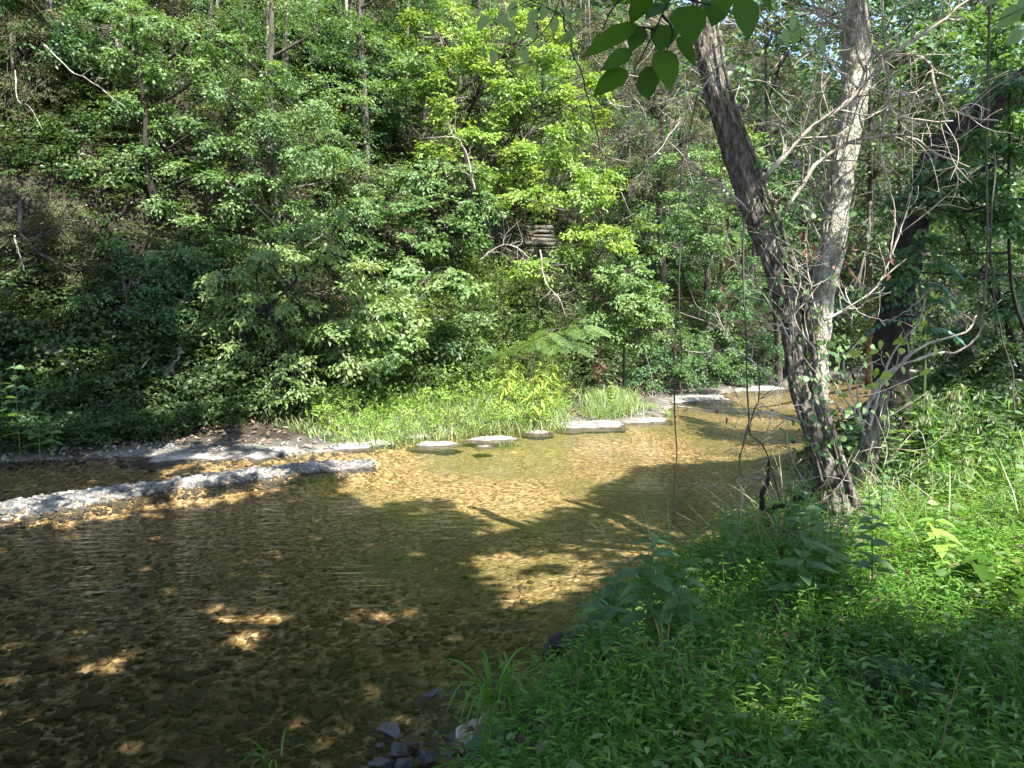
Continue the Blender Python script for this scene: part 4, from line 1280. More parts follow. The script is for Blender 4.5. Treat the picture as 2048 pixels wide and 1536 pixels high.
YT = 6.0
twin = thing('leaning_tree', 'twin-trunked tree with furrowed bark leaning over the creek from the near bank', 'tree', at(1695, 1085, 5.75))
left_path = [at(1712, 1120, 5.65), at(1690, 1060, 5.75), at(1672, 985, 5.85), at(1650, 905, 5.9), at(1618, 830, 5.95), at(1598, 760, 6), at(1590, 690, 6), at(1572, 600, 6), at(1540, 500, 6),
             at(1505, 400, 6.05), at(1470, 300, 6.1), at(1436, 200, 6.15), at(1412, 100, 6.2), at(1405, 0, 6.25), at(1404, -50, 6.3), at(1400, -100, 6.3), at(1392, -150, 6.3)]
mb = MB()
P = spline(left_path, 260)
wl = np.interp(np.arange(17), [0, 1, 2, 3, 4, 5, 6, 7, 8, 9, 10, 11, 12, 13, 16], [95, 62, 42, 36, 30, 29, 28, 27, 27, 31, 31, 30, 26, 24, 12])
R = np.interp(np.linspace(0, 16, 260), np.arange(17), wl) / FPX * 4.5
tube(mb, P, R, 44, disp=bark_disp(3))
mb.build('trunk', M['bark'], twin, smooth=True)
right_path = [at(1660, 960, 6.0), at(1643, 870, 6.02), at(1632, 790, 6.08), at(1632, 714, 6.15), at(1643, 597, 6.25), at(1664, 500, 6.3), at(1678, 400, 6.35), at(1690, 300, 6.4),
              at(1706, 200, 6.45), at(1712, 100, 6.5), at(1715, 0, 6.5), at(1720, -80, 6.5), at(1722, -150, 6.5), at(1722, -210, 6.5)]
mb = MB()
Pr = spline(right_path, 240)
wr = np.array([26, 26, 25, 25, 28, 31, 29, 27, 30, 30, 25, 22, 18, 12])
R2 = np.interp(np.linspace(0, 13, 240), np.arange(14), wr) / FPX * 5.0
tube(mb, Pr, R2, 40, disp=bark_disp(13, .30, 4.0))
o = mb.build('trunk', M['palebark'], twin, smooth=True)
o['label'] = 'paler lichen-spotted right hand trunk'

def branch(mb, pts, r0, r1, seed, twigs=8, tl=.5, depth=1, n=30):
    """a bare branch with side twigs that fork again"""
    rr = np.random.default_rng(seed)
    P = spline(pts, n)
    P = P + (fbm(np.arange(n)[:, None] * .35, np.array([[0, 5, 9]]), 0, seed, 2) - .5) * np.clip(r0 * 2.0, .02, .2)
    R = np.linspace(r0, r1, n) * (1 + .18 * rr.normal(size=n))
    tube(mb, P, np.maximum(R, .0015), 6 if r0 > .008 else 4)
    T, S, B = frames(P)
    for k in range(twigs):
        i = rr.integers(2, n - 1)
        an = rr.uniform(0, 6.28)
        d = norm(T[i] * rr.uniform(.2, .9) + (S[i] * math.cos(an) + B[i] * math.sin(an)) + [0, 0, .25])
        l = tl * rr.uniform(.35, 1.1)
        q = [P[i], P[i] + d * l * .5 + rr.normal(size=3) * l * .07, P[i] + d * l + rr.normal(size=3) * l * .16]
        ra = min(R[i] * .6, .008)
        if depth > 0:
            branch(mb, q, ra, .0018, seed * 31 + k + 1, rr.integers(2, 5), l * .5, depth - 1, 9)
        else:
            tube(mb, spline(q, 7), np.linspace(ra, .0015, 7), 3)

BR = [  # polyline pixels, depth, radius px, twigs
    ([(1530, 360), (1570, 308), (1631, 250), (1688, 211), (1732, 167), (1785, 114), (1829, 79), (1886, 35), (1939, 0), (2040, -60)], 5.6, 8, 16),
    ([(1574, 417), (1614, 352), (1653, 312), (1715, 281), (1776, 268), (1829, 277), (1873, 308), (1939, 336)], 5.7, 6, 12),
    ([(1724, -40), (1735, 57), (1746, 97), (1772, 136), (1778, 170), (1781, 211), (1807, 233), (1860, 242), (1908, 242)], 5.8, 5, 12),
    ([(1785, 114), (1833, 112), (1862, 127), (1869, 176), (1891, 211), (1939, 237), (1996, 244)], 5.8, 5.5, 8),
    ([(1715, 282), (1763, 246), (1790, 205), (1815, 190)], 5.7, 4.5, 6),
    ([(1295, 785), (1326, 808), (1385, 816), (1435, 824), (1482, 824), (1541, 826), (1600, 845)][::-1], 5.6, 3.2, 7),
    ([(1560, 775), (1537, 750), (1498, 718), (1463, 687), (1431, 624)], 5.5, 3.5, 5),
    ([(1585, 690), (1545, 617), (1514, 570), (1482, 527)], 5.6, 3, 5),
    ([(1445, 85), (1376, 141), (1324, 193), (1236, 268), (1161, 330)], 5.6, 2.8, 8),
    ([(1450, 110), (1394, 193), (1341, 268), (1290, 340)], 5.6, 2.8, 6),
    ([(1500, 425), (1456, 382), (1429, 360), (1385, 330), (1350, 286)], 5.7, 4, 8),
    ([(1705, 60), (1660, 45), (1620, 25), (1560, 0)], 6.0, 5, 8),
    ([(1700, 160), (1650, 110), (1640, 60), (1655, 0)], 6.0, 4, 8),
    ([(1640, 480), (1620, 420), (1625, 300), (1630, 200), (1650, 110)], 5.9, 3.5, 9),
    ([(1670, 430), (1600, 330), (1570, 270), (1530, 230)], 5.9, 3.2, 8),
    ([(1690, 250), (1740, 120), (1780, 40), (1800, -40)], 5.9, 4.5, 9),
    ([(1640, 650), (1618, 560), (1612, 470), (1632, 400)], 5.8, 3, 8),
    ([(1650, 640), (1720, 600), (1760, 560), (1800, 470), (1826, 373)], 5.7, 4, 5),
    ([(1630, 700), (1590, 640), (1600, 560), (1585, 500)], 5.7, 3, 7),
]
for k, (pp, Yb, rp, tw) in enumerate(BR):
    mb = MB()
    dy = np.linspace(0, RNG.normal() * .25, len(pp))
    branch(mb, [at(u, v, Yb + d) for (u, v), d in zip(pp, dy)], pxr(rp * .7, Yb), pxr(rp * .25, Yb), 900 + k, int(tw * 2), .5, 1)
    mb.build('bare_branch', M['twig'], twin)

for k, (du, dz) in enumerate([(-62, 0), (-28, .4), (30, .4), (58, 0), (5, -.5)]):
    b_ = at(1692 + du * .4, 1040, 5.72)
    e_ = at(1692 + du * 1.7, 1098, 5.6 + dz * .4)
    e_[2] = ground_z(e_[0], e_[1])[0] - .03
    mb = MB()
    m_ = (b_ + e_) / 2
    m_[2] = ground_z(m_[0], m_[1])[0] + .05
    tube(mb, spline([b_, m_, e_], 24), np.linspace(.075, .02, 24), 12, disp=bark_disp(40 + k, .3))
    mb.build('root', M['bark'], twin, smooth=True)
# short green shoots with heart leaves on the trunks
def heart_leaves(mb, C, spread, n, r, L=.058, tint=.35):
    P = C + r.normal(size=(n, 3)) * spread
    D = norm(r.normal(size=(n, 3)) * [1, 1, .3] + [0, -.1, -.9])
    leaves(mb, P, D, norm(np.array([.3, -.8, .5]) + r.normal(size=(n, 3)) * .35), L * r.uniform(.6, 1.25, n), L * .85 * r.uniform(.6, 1.2, n), np.clip(tint + r.normal(size=n) * .2, 0, 1), 'round', .15)

r = np.random.default_rng(66)
mb = MB()
for u, v, Yv, sp, n_ in [(1555, 415, 5.8, .08, 8), (1630, 450, 6, .14, 12), (1680, 560, 6, .12, 8), (1590, 560, 5.8, .1, 6), (1640, 640, 5.9, .12, 8), (1660, 750, 5.8, .12, 16), (1690, 860, 5.6, .16, 26), (1640, 860, 5.6, .12, 12),
                         (1655, 440, 6, .1, 6), (1520, 380, 5.9, .1, 5), (1530, 330, 5.9, .06, 4), (1700, 690, 5.8, .1, 9), (1665, 720, 5.8, .1, 10), (1500, 600, 5.8, .15, 10), (1495, 560, 5.9, .15, 12), (1560, 480, 6, .1, 8)]:
    heart_leaves(mb, at(u, v, Yv), sp * 1.15, int(n_ * 1.8), r)
o = mb.build('creeper_leaves', M['fresh'], twin, kind='stuff')

mb = MB()
for k in range(70):
    u, v = r.uniform(1470, 1780), r.uniform(780, 1090)
    a_ = at(u, v, r.uniform(5.5, 6.0))
    if a_[2] < ground_z(a_[0], a_[1])[0]:
        continue
    d = norm(r.normal(size=3) * [1, .4, .9] + [0, 0, .4])
    l = r.uniform(.15, .55)
    tube(mb, spline([a_, a_ + d * l * .5 + r.normal(size=3) * .04, a_ + d * l + r.normal(size=3) * .09], 7), np.linspace(.004, .0015, 7), 3)
mb.build('twig_tangle', M['twig'], twin, kind='stuff')
# dead rust leaves hanging in the twigs
mb = MB()
for u, v, Yv, n_ in [(1440, 820, 5.6, 2), (1455, 505, 5.8, 9), (1462, 520, 5.8, 6), (1620, 500, 5.8, 10), (1700, 520, 5.7, 7), (1690, 510, 5.7, 7), (1775, 525, 5.8, 9), (1450, 600, 5.7, 6), (1560, 690, 5.7, 7), (1625, 985, 5.4, 4), (1610, 475, 5.9, 5)]:
    P = at(u, v, Yv) + r.normal(size=(n_, 3)) * [.035, .03, .06]
    leaves(mb, P, norm(r.normal(size=(n_, 3)) * .5 + [0, 0, -1]), rdir(n_, r), r.uniform(.04, .075, n_), r.uniform(.02, .045, n_), r.random(n_), 'mid', .5, .6)
mb.build('dead_leaves', M['dead'], twin, kind='stuff')
mb = MB()
c = at(1197, 735, 17.4)
n_ = 60
P = c + r.normal(size=(n_, 3)) * [.09, .08, .17]
leaves(mb, P, norm(r.normal(size=(n_, 3)) * .5 + [0, 0, -1]), rdir(n_, r), .11, .05, r.random(n_), 'mid', .5, .6)
tube(mb, spline([c + [0, .1, .6], c + [.02, .05, .1], c - [.02, 0, .2]], 8), .006, 4)
o = mb.build('dead_spray', M['dead'])
tag(o, 'hanging spray of rust brown dead leaves right of the feathery sapling', 'dead branch')

# climbing vine on the left trunk and hanging vines
mb = MB()
cl = []
for i, s_ in zip(range(6, 200, 12), np.linspace(0, 8, 17)):
    an = .6 * math.sin(s_ * 1.1) + .25
    cl.append(P_ := spline(left_path, 260)[i] + np.array([math.cos(an) * .10, -.13 - .02 * math.sin(an), .0]))
tube(mb, spline(cl, 120), np.linspace(.028, .014, 120), 8, disp=lambda a, P: 1 + .3 * (fbm(a[None] * 2, P[:, 2:3] * 9, 0, 4, 2) - .5))
for q_, (path_, i0_, i1_, ph_, rr_) in enumerate([(left_path, 8, 120, 2.4, .012), (left_path, 10, 190, 4.2, .010), (right_path, 4, 170, .9, .011), (right_path, 6, 130, 3.0, .008)]):
    PP_ = spline(path_, 260)
    cv = [PP_[i] + np.array([math.cos(s2) * .13, -.12 + .03 * math.sin(s2), 0]) for i, s2 in zip(range(i0_, i1_, 9), np.linspace(ph_, ph_ + 7, 40))]
    tube(mb, spline(cv, 80), np.linspace(rr_, rr_ * .5, 80), 6)
o = mb.build('climbing_vine', M['bark'], smooth=True)
tag(o, 'woody vines climbing and twisting around the two leaning trunks', 'vine')
VINES = [
    ([(1395, 190), (1372, 300), (1358, 400), (1361, 480), (1357, 636), (1365, 730), (1351, 777), (1352, 910), (1349, 949), (1350, 1011), (1353, 1046), (1385, 1076), (1420, 1054), (1470, 1030)], 4.6, 2.2, 'thin vine hanging straight down in front of the open water', 'hilltrunk'),
    ([(1530, 330), (1498, 420), (1488, 480), (1492, 714), (1494, 792), (1496, 851), (1478, 917), (1483, 948), (1498, 957), (1529, 955), (1560, 930)], 5.0, 3.0, 'hanging vine with a hooked end just left of the leaning trunks', 'hilltrunk'),
    ([(1482, 968), (1483, 1000), (1480, 1040), (1476, 1080)], 5.2, 2.4, 'short dry vine stub under the hooked vine', 'twig'),
    ([(1118, -60), (1130, 51), (1147, 106), (1174, 185), (1188, 239), (1202, 308)], 5.4, 3.0, 'pale vine hanging in front of the yellow-green tree', 'hilltrunk'),
    ([(1975, -60), (1978, 180), (1972, 330), (1975, 480), (1971, 578), (1963, 644), (1947, 683), (1915, 705), (1889, 706)], 6.2, 4.0, 'brown vine hanging near the right edge and curving to the shrub', 'hilltrunk'),
    ([(1990, 300), (1982, 480), (1986, 558), (1994, 617), (2010, 695), (2025, 750), (2030, 830)], 6.4, 3.2, 'rightmost of the hanging vines at the right edge', 'hilltrunk'),
    ([(1560, 1000), (1530, 900), (1500, 860), (1520, 780), (1510, 700)], 5.3, 2.2, 'dark thin vine rising beside the hooked vine', 'darkbark'),
    ([(1760, -40), (1775, 180), (1760, 300), (1790, 420), (1780, 520)], 5.7, 3.0, 'twisting bare vine right of the pale trunk', 'twig'),
    ([(1670, 560), (1700, 610), (1760, 640), (1800, 630), (1850, 590)], 5.6, 2.0, 'looping yellowish vine behind the pale trunk', 'twig'),
]
for k, (pp, Yv, rp, lab, mt) in enumerate(VINES):
    mb = MB()
    branch(mb, [at(u, v, Yv) for u, v in pp], pxr(rp * .62, Yv), pxr(rp * .45, Yv), 1200 + k, 4, .18, 0, 60)
    o = mb.build('hanging_vine', M[mt])
    tag(o, lab, 'vine', 'vines around the leaning trunks')

# dark leaning tree further back
dk = thing('dark_leaning_tree', 'dark trunk bending to the right behind the pale trunk', 'tree', gp(1785, 8.8))
mb = MB()
pth = [gp(1785, 8.8) - [0, 0, .3], at(1782, 830, 8.9), at(1780, 720, 9), at(1792, 620, 9), at(1812, 500, 9), at(1840, 410, 9), at(1870, 320, 9), at(1930, 255, 9), at(2000, 205, 9), at(2090, 140, 9), at(2250, 40, 9)]
P = spline(pth, 150)
tube(mb, P, np.interp(np.linspace(0, 10, 150), np.arange(11), np.array([56, 38, 32, 29, 27, 28, 29, 28, 27, 26, 22])) / FPX * 9, 28, disp=bark_disp(23, .35))
mb.build('trunk', M['darkbark'], dk, smooth=True)
mb = MB()
branch(mb, [at(1850, 390, 9), at(1900, 370, 8.8), at(1980, 335, 8.8), at(2060, 300, 8.8)], .05, .02, 1301, 8, .5, 1)
mb.build('bough', M['darkbark'], dk)
cm = MB()
r = np.random.default_rng(67)
O = at(2150, 60, 9.5) + rdir(60, r) * [1.2, 1.2, .8]
sprays(cm, O, rdir(60, r) * [1, 1, .3], .6, .10, .06, r, .5, 24)
cm.build('crown', M['mid'], dk)

# bare many-stemmed shrub at the right, on an old stump
bs_ = thing('bare_shrub', 'bare many-stemmed shrub arching right from a pale frayed stump', 'shrub', gp(1740, 7.4))
st = MB()
b0 = gp(1735, 7.4)
tube(st, spline([b0 - [0, 0, .2], at(1735, 900, 7.4), at(1748, 840, 7.4), at(1770, 780, 7.4)], 30), np.linspace(.13, .05, 30), 16, disp=bark_disp(31, .3))
st.build('stump', M['bark'], bs_, smooth=True)
for k, (pp, rp) in enumerate([
        ([(1728, 830), (1745, 790), (1767, 753), (1834, 718), (1889, 706), (1925, 703)], 4.5), ([(1740, 800), (1770, 760), (1822, 706), (1857, 687), (1931, 663), (1955, 632)], 4),
        ([(1735, 860), (1760, 780), (1790, 700), (1840, 640), (1850, 600)], 3.2), ([(1730, 850), (1700, 780), (1690, 720), (1720, 680)], 2.6),
        ([(1725, 860), (1715, 800), (1720, 740), (1760, 720)], 2.6), ([(1740, 850), (1700, 830), (1660, 800), (1640, 790)], 2.6), ([(1730, 870), (1690, 800), (1650, 740), (1600, 700)], 2.4)]):
    mb = MB()
    branch(mb, [at(u, v, 7.2 - .1 * k) for u, v in pp], pxr(rp, 7.2), pxr(rp * .4, 7.2), 1400 + k, 6, .3, 0)
    mb.build('stem', M['twig'], bs_)
mb = MB()
for u, v in [(1745, 695), (1760, 690), (1790, 715), (1800, 690), (1825, 665), (1840, 620), (1860, 640), (1870, 700), (1750, 745), (1765, 750), (1875, 600), (1885, 615)]:
    heart_leaves(mb, at(u, v, 7.0), .06, 3, r, .10, .85)
mb.build('leaves', M['yellow'], bs_, kind='stuff')

# glossy compound sprays right of the pale trunk
gl_t = thing('glossy_sapling', 'sapling with glossy blue-green leaf sprays right of the pale trunk', 'sapling', gp(1850, 9.2))
mb = MB()
tube(mb, spline([gp(1850, 9.2), at(1850, 700, 9), at(1840, 570, 8.9), at(1800, 545, 8.8)], 14), np.linspace(.03, .008, 14), 5)
mb.build('stem', M['greenstem'], gl_t, smooth=True)
mb = MB()
for u, v, du in [(1840, 570, -150), (1845, 560, -90), (1840, 590, -170), (1850, 600, 60), (1850, 610, -120), (1850, 570, 50), (1845, 640, -110), (1850, 660, 70), (1850, 530, 70)]:
    a_ = at(u, v, 8.9)
    b_ = at(u + du, v + 26, 8.4 + RNG.random() * .6)
    n_ = 20
    t_ = np.linspace(.1, 1, n_)[:, None]
    P = a_ + (b_ - a_) * t_ + np.array([0, 0, .1]) * np.sin(t_ * 3)
    sd = np.where(np.arange(n_) % 2, 1, -1)[:, None]
    d = norm(b_ - a_)
    D = d * .5 + np.array([0, -.9, 0]) * sd + [0, 0, -.35]
    leaves(mb, P, D, np.array([.1, -.35, .9]) + r.normal(size=(n_, 3)) * .2, .11, .05, .5, 'mid', .2)
mb.build('leaves', M['glossy'], gl_t, kind='stuff')

# ------------------------------------------------------------------ feathery mimosa sapling on the far bank
mi = thing('feathery_sapling', 'small umbrella-shaped sapling with feathery fronds above the far shore grass', 'sapling', gp(1050, 17.2))
YM = 17.0
mb = MB()
tube(mb, spline([gp(1050, 17.2) - [0, 0, .1], at(1052, 790, YM), at(1068, 720, YM), at(1075, 695, YM), at(1095, 662, YM)], 24), np.linspace(.028, .012, 24), 6)
mb.build('trunk', M['bark'], mi, smooth=True)
mb = MB()
for pp in ([(1070, 730), (1055, 718), (1030, 712)], [(1072, 718), (1060, 706), (1040, 700), (1010, 705)], [(1095, 662), (1130, 655), (1170, 650)], [(1085, 672), (1120, 680), (1140, 690)]):
    tube(mb, spline([at(u, v, YM) for u, v in pp], 10), np.linspace(.012, .005, 10), 4)
mb.build('branches', M['bark'], mi)
fm = MB()
npn = 9
for s_ in (-1, 1):
    for k in range(npn):
        t_ = (k + 1) / npn
        ln = .24 * math.sin(.5 + 2.3 * t_ * .95)
        b_ = np.array([t_ * .62, 0, -.16 * t_ * t_])
        d_ = norm(np.array([.75, s_ * .9, -.10]))
        m_ = 12
        tt = (np.arange(m_) + .5) / m_
        Pp = b_ + d_ * (ln * tt)[:, None] + np.c_[np.zeros((m_, 2)), -.10 * ln * tt ** 2]
        for q in (-1, 1):
            sd = norm(np.cross(d_, [0, 0, 1])) * q
            leaves(fm, Pp, np.broadcast_to(sd + d_ * .45, (m_, 3)), np.array([[0, -.25, 1.0]] * m_) + RNG.normal(size=(m_, 3)) * .2, .030, .016, .5, 'lo', .1)
tube(fm, spline([(0, 0, 0), (.3, 0, -.03), (.62, 0, -.16)], 6), .005, 3)
fme = fm.mesh('frond')
fme.materials.append(M['mimosa'])
FR = [(1030, 706, 170), (1032, 700, 205), (1040, 695, 150), (1058, 690, 185), (1064, 684, 215), (1075, 680, 165), (1085, 674, 250), (1095, 668, 195), (1100, 664, 300), (1120, 660, 240), (1128, 662, 320), (1140, 657, 280), (1155, 652, 220),
      (1168, 650, 300), (1172, 650, 350), (1130, 684, 330), (1140, 690, 355), (1120, 682, 280), (1095, 662, 100), (1060, 690, 95), (1150, 652, 80), (1072, 682, 300), (1018, 706, 240), (1012, 706, 190), (1105, 664, 160)]
for k, (u, v, an) in enumerate(FR):
    o = bpy.data.objects.new('frond', fme)
    COL.objects.link(o)
    o.parent = mi
    o.matrix_parent_inverse = mi.matrix_basis.inverted()
    o.location = at(u, v, YM + RNG.normal() * .15)
    o.rotation_euler = (.28 + RNG.normal() * .15, .02 + RNG.random() * .25, math.radians(an))
    s_ = RNG.uniform(.75, 1.1)
    o.scale = (s_, s_, s_)

# ------------------------------------------------------------------ weeds
def weed(label, base, H, npair, L, W, mat, seed, lean=(0, 0), stem_r=.005, droop=.35, alt=False, kind='mid', start=.25, tint=.5, elev=.25, name='leafy_weed', cat='plant', group=None, whorl=2):
    r = np.random.default_rng(seed)
    base = np.asarray(base, float)
    t = thing(name, label, cat, base, group)
    top = base + np.array([lean[0], lean[1], H])
    P = spline([base - [0, 0, .05], base + np.array([lean[0] * .25, lean[1] * .25, H * .5]), top], 20)
    sm = MB()
    tube(sm, P, np.linspace(stem_r, stem_r * .4, 20), 5, .4)
    sm.build('stem', M['greenstem'], t, smooth=True)
    a0 = r.uniform(0, 6.28)
    lv = []
    for k in range(npair):
        f = start + (1 - start) * (k + .5) / npair
        p = P[min(19, int(f * 19.9))]
        for q in range(whorl):
            a = a0 + k * (1.57 if not alt else 2.4) + q * 6.283 / whorl + r.normal() * .2
            sz = L * (1.1 - .55 * max(0, f - .55) / .45) * r.uniform(.8, 1.15)
            lv.append((p, (math.cos(a), math.sin(a), elev + r.normal() * .15), sz))
    Pm = np.array([x[0] for x in lv])
    D = np.array([x[1] for x in lv])
    S = np.array([x[2] for x in lv])
    n = len(lv)
    for i in range(n):
        lm = MB()
        leaves(lm, Pm[i:i + 1], D[i:i + 1], np.array([[0, 0, 1.0]]) + r.normal(size=(1, 3)) * .2, S[i], S[i] * W / L, np.clip(tint + r.normal() * .12, 0, 1), kind, droop, .3)
        lm.build('leaf', M[mat], t, smooth=True)
    return t

def nb(u, v):
    """near bank point seen at (u, v)"""
    lo, hi = 1.5, 14.0
    for _ in range(40):
        mid = (lo + hi) / 2
        p = at(u, v, mid)
        if p[2] > ground_z(p[0], p[1])[0]:
            lo = mid
        else:
            hi = mid
    p = at(u, v, lo)
    return np.array([p[0], p[1], ground_z(p[0], p[1])[0]])

def between(u, v, u2, v2):
    b = nb(u, v)
    t = at(u2, v2, b[1])
    return b, t[2] - b[2], (t[0] - b[0], -.05)

WD = [  # base px, top px, pairs, L, W, mat, label
    ((1290, 1340), (1305, 1065), 11, .15, .065, 'mid', 'tallest leafy weed standing at the bank edge above the curled root'),
    ((1215, 1330), (1240, 1130), 8, .14, .07, 'mid', 'broad-leaved weed leaning over the water left of the tallest weed'),
    ((1345, 1330), (1370, 1120), 8, .14, .06, 'mid', 'leafy weed just right of the tallest weed'),
    ((1250, 1370), (1190, 1190), 7, .13, .065, 'mid', 'short weed at the water edge below the tallest weed'),
    ((1130, 1400), (1127, 1310), 7, .085, .02, 'grass', 'small narrow-leaved plant growing in front of the curled root'),
    ((1600, 1260), (1605, 985), 8, .12, .055, 'mid', 'dark tall weed in front of the base of the leaning trunk'),
    ((1742, 1230), (1735, 1010), 8, .12, .05, 'mid', 'dark weed right of the leaning trunk base'),
    ((1650, 1200), (1640, 1040), 5, .13, .08, 'fresh', 'weed with pale broad leaves at the foot of the leaning trunk'),
    ((1570, 1130), (1600, 960), 6, .12, .06, 'mid', 'weed growing by the dark snag left of the trunk'),
    ((1870, 1160), (1860, 1030), 5, .13, .065, 'yellow', 'bright broad-leaved weed in the sunlit patch'),
    ((1960, 1220), (1940, 1110), 4, .16, .08, 'under', 'dark round-leaved seedling silhouetted at the right edge'),
    ((2030, 1230), (2035, 1130), 4, .16, .08, 'under', 'dark seedling in the shade at the very right edge'),
    ((1780, 1400), (1755, 1320), 3, .20, .10, 'dark', 'low plant with four large dull leaves in the right foreground'),
    ((1310, 1420), (1325, 1340), 4, .09, .04, 'fresh', 'small weed above the sunny spot at the bottom'),
    ((1250, 1500), (1250, 1390), 6, .06, .035, 'yellow', 'bright little upright weed in the sunny spot at the bottom'),
    ((1480, 1430), (1500, 1290), 6, .09, .04, 'mid', 'thin weed in the middle of the foreground grass'),
    ((1440, 1500), (1450, 1400), 5, .09, .04, 'mid', 'weed at the bottom of the foreground grass'),
    ((1650, 1480), (1655, 1390), 5, .08, .035, 'mid', 'weed in the shaded grass at the bottom right'),
    ((1700, 1010), (1690, 830), 7, .12, .08, 'fresh', 'broad-leaved weed behind the base of the trunk'),
    ((1790, 980), (1770, 800), 7, .12, .06, 'fresh', 'leafy plant below the pale stump'),
    ((1850, 960), (1860, 800), 7, .12, .06, 'mid', 'leafy plant among the seed heads'),
    ((1970, 960), (1990, 830), 7, .12, .06, 'fresh', 'leafy plant at the right edge above the sunlit patch'),
    ((1920, 1010), (1925, 880), 6, .12, .06, 'fresh', 'plant with yellowish leaves at the back of the sunlit patch'),
    ((2030, 1030), (2020, 900), 6, .12, .06, 'fresh', 'leafy plant leaning in from the right edge'),
    ((330, 1620), (325, 1520), 3, .08, .05, 'fresh', 'small seedling peeping in at the bottom left'),
    ((1000, 1500), (985, 1455), 3, .11, .05, 'mid', 'small broad-leaved plant beside the crumpled pale leaf'),
]
for k, (b, tp_, npair, L, W, mt, lab) in enumerate(WD):
    if b[1] > 1560:
        bb = at(b[0], 1545, 3.2)
        bb[2] = -.06
        weed(lab, bb, .15, npair, L, W, mt, 1500 + k)
        continue
    bb, H, lean = between(*b, *tp_)
    weed(lab, bb, max(H, .08), int(npair * 1.3), L * 1.25, W * 1.3, mt, 1500 + k, lean, kind='round' if W > .045 else 'mid', alt=False, start=.3 if npair > 4 else .55, stem_r=.006 if H > .3 else .003)

r = np.random.default_rng(69)
PLC = ['beside the bare shrub stump', 'in front of the dark bending trunk', 'under the seed grass heads', 'near the right edge']
LKS = ['rounded pale leaves', 'narrow green leaves', 'broad mid green leaves', 'yellowish leaves']
for k in range(18):
    q = k % 4
    u0 = [1720, 1800, 1895, 1990][q] + r.uniform(-35, 35)
    vb = r.uniform(930, 1000) + (15 if q > 1 else 0)
    vt = r.uniform(790, 880)
    bb, H, lean = between(u0, vb, u0 + r.normal() * 20, vt)
    j = (k // 4) % 4
    nm = ['tall', 'middling', 'leaning', 'slim', 'bushy'][k // 4]
    weed(f'{nm} bank weed with {LKS[j]} {PLC[q]}', bb, H, 8, [.11, .13, .13, .12][j], [.085, .035, .065, .06][j], ['fresh', 'mid', 'fresh', 'yellow'][j], 1560 + k, lean, .006, .35, False, 'round' if j != 1 else 'mid', .2, .55, .3, 'bank_weed', 'plant', 'weeds on the right bank')

WB = ['left side of the trunk base', 'front of the trunk base', 'right side of the trunk base', 'bank edge under the hooked vine']
for k in range(12):
    q = k % 4
    u0 = [1610, 1680, 1750, 1490][q] + r.uniform(-30, 30)
    vb = [1120, 1150, 1090, 1165][q] + r.uniform(-15, 25)
    vt = vb - r.uniform(110, 210)
    bb, H, lean = between(u0, vb, u0 + r.normal() * 25, vt)
    nm = ['tall thin', 'heart-leaved', 'small bushy'][k // 4]
    weed(f'{nm} weed growing at the {WB[q]}', bb, H, 7, [.10, .09, .11][k // 4], [.03, .075, .05][k // 4], ['mid', 'fresh', 'mid'][k // 4], 1590 + k, lean, .005, .35, False, 'mid' if k < 4 else 'round', .2, .6, .3, 'bank_weed', 'plant', 'weeds around the trunk base')

# far shore broad weeds with long hanging leaves, pale herb at the left edge, leafy plant on the tuft
for k, (u, v, vt, lab) in enumerate([
        (1020, 800, 735, 'leftmost of the tall weeds with hanging leaves below the feathery sapling'),
        (1042, 805, 748, 'weed with long hanging leaves in the middle below the feathery sapling'),
        (1075, 805, 745, 'weed with long hanging leaves close to the sapling stem'),
        (1100, 812, 750, 'rightmost of the tall weeds with hanging leaves'),
        (1085, 845, 782, 'lower weed with hanging leaves in front of the sapling stem'),
        (1000, 830, 762, 'weed with hanging leaves at the left of the group by the sapling'),
        (1060, 840, 775, 'short weed with hanging leaves in front of the others')]):
    b = onz(u, min(v + 14, 838), .2)
    b[2] = ground_z(b[0], b[1])[0]
    t_ = at(u, vt - 22, b[1])
    weed(lab, b, t_[2] - b[2], 11, .26, .06, 'yellow', 1600 + k, (RNG.normal() * .1, -.25), .010, .75, True, 'mid', .35, .9, .2, 'hanging_leaf_weed', 'plant', 'weeds with hanging leaves', 3)
for k, (u, v, vt, L, lab) in enumerate([
        (40, 900, 725, .24, 'broad pale-leaved herb at the left edge of the far shore'),
        (80, 905, 790, .20, 'smaller broad-leaved herb right of the left edge herb'),
        (10, 890, 760, .22, 'broad-leaved herb cut by the left edge of the view'),
        (105, 900, 830, .16, 'low broad-leaved herb at the left waterline')]):
    b = onz(u, v, .15)
    b[2] = max(ground_z(b[0], b[1])[0], .02)
    t_ = at(u, vt, b[1])
    weed(lab, b, t_[2] - b[2], 7, L, L * .8, 'fresh', 1650 + k, (.05, -.1), .01, .3, False, 'round', .2, .5, .2, 'broadleaf_herb', 'plant', 'broad-leaved herbs at the left edge')
b = onz(1220, 820, .2)
weed('pale-leaved plant on top of the bushy tuft by the white rock shelf', b, at(1215, 765, b[1])[2] - b[2], 8, .14, .10, 'yellow', 1680, (0, -.1), .008, .4, True, 'round', .3, .7, .2, 'tuft_plant', 'plant', None, 3)

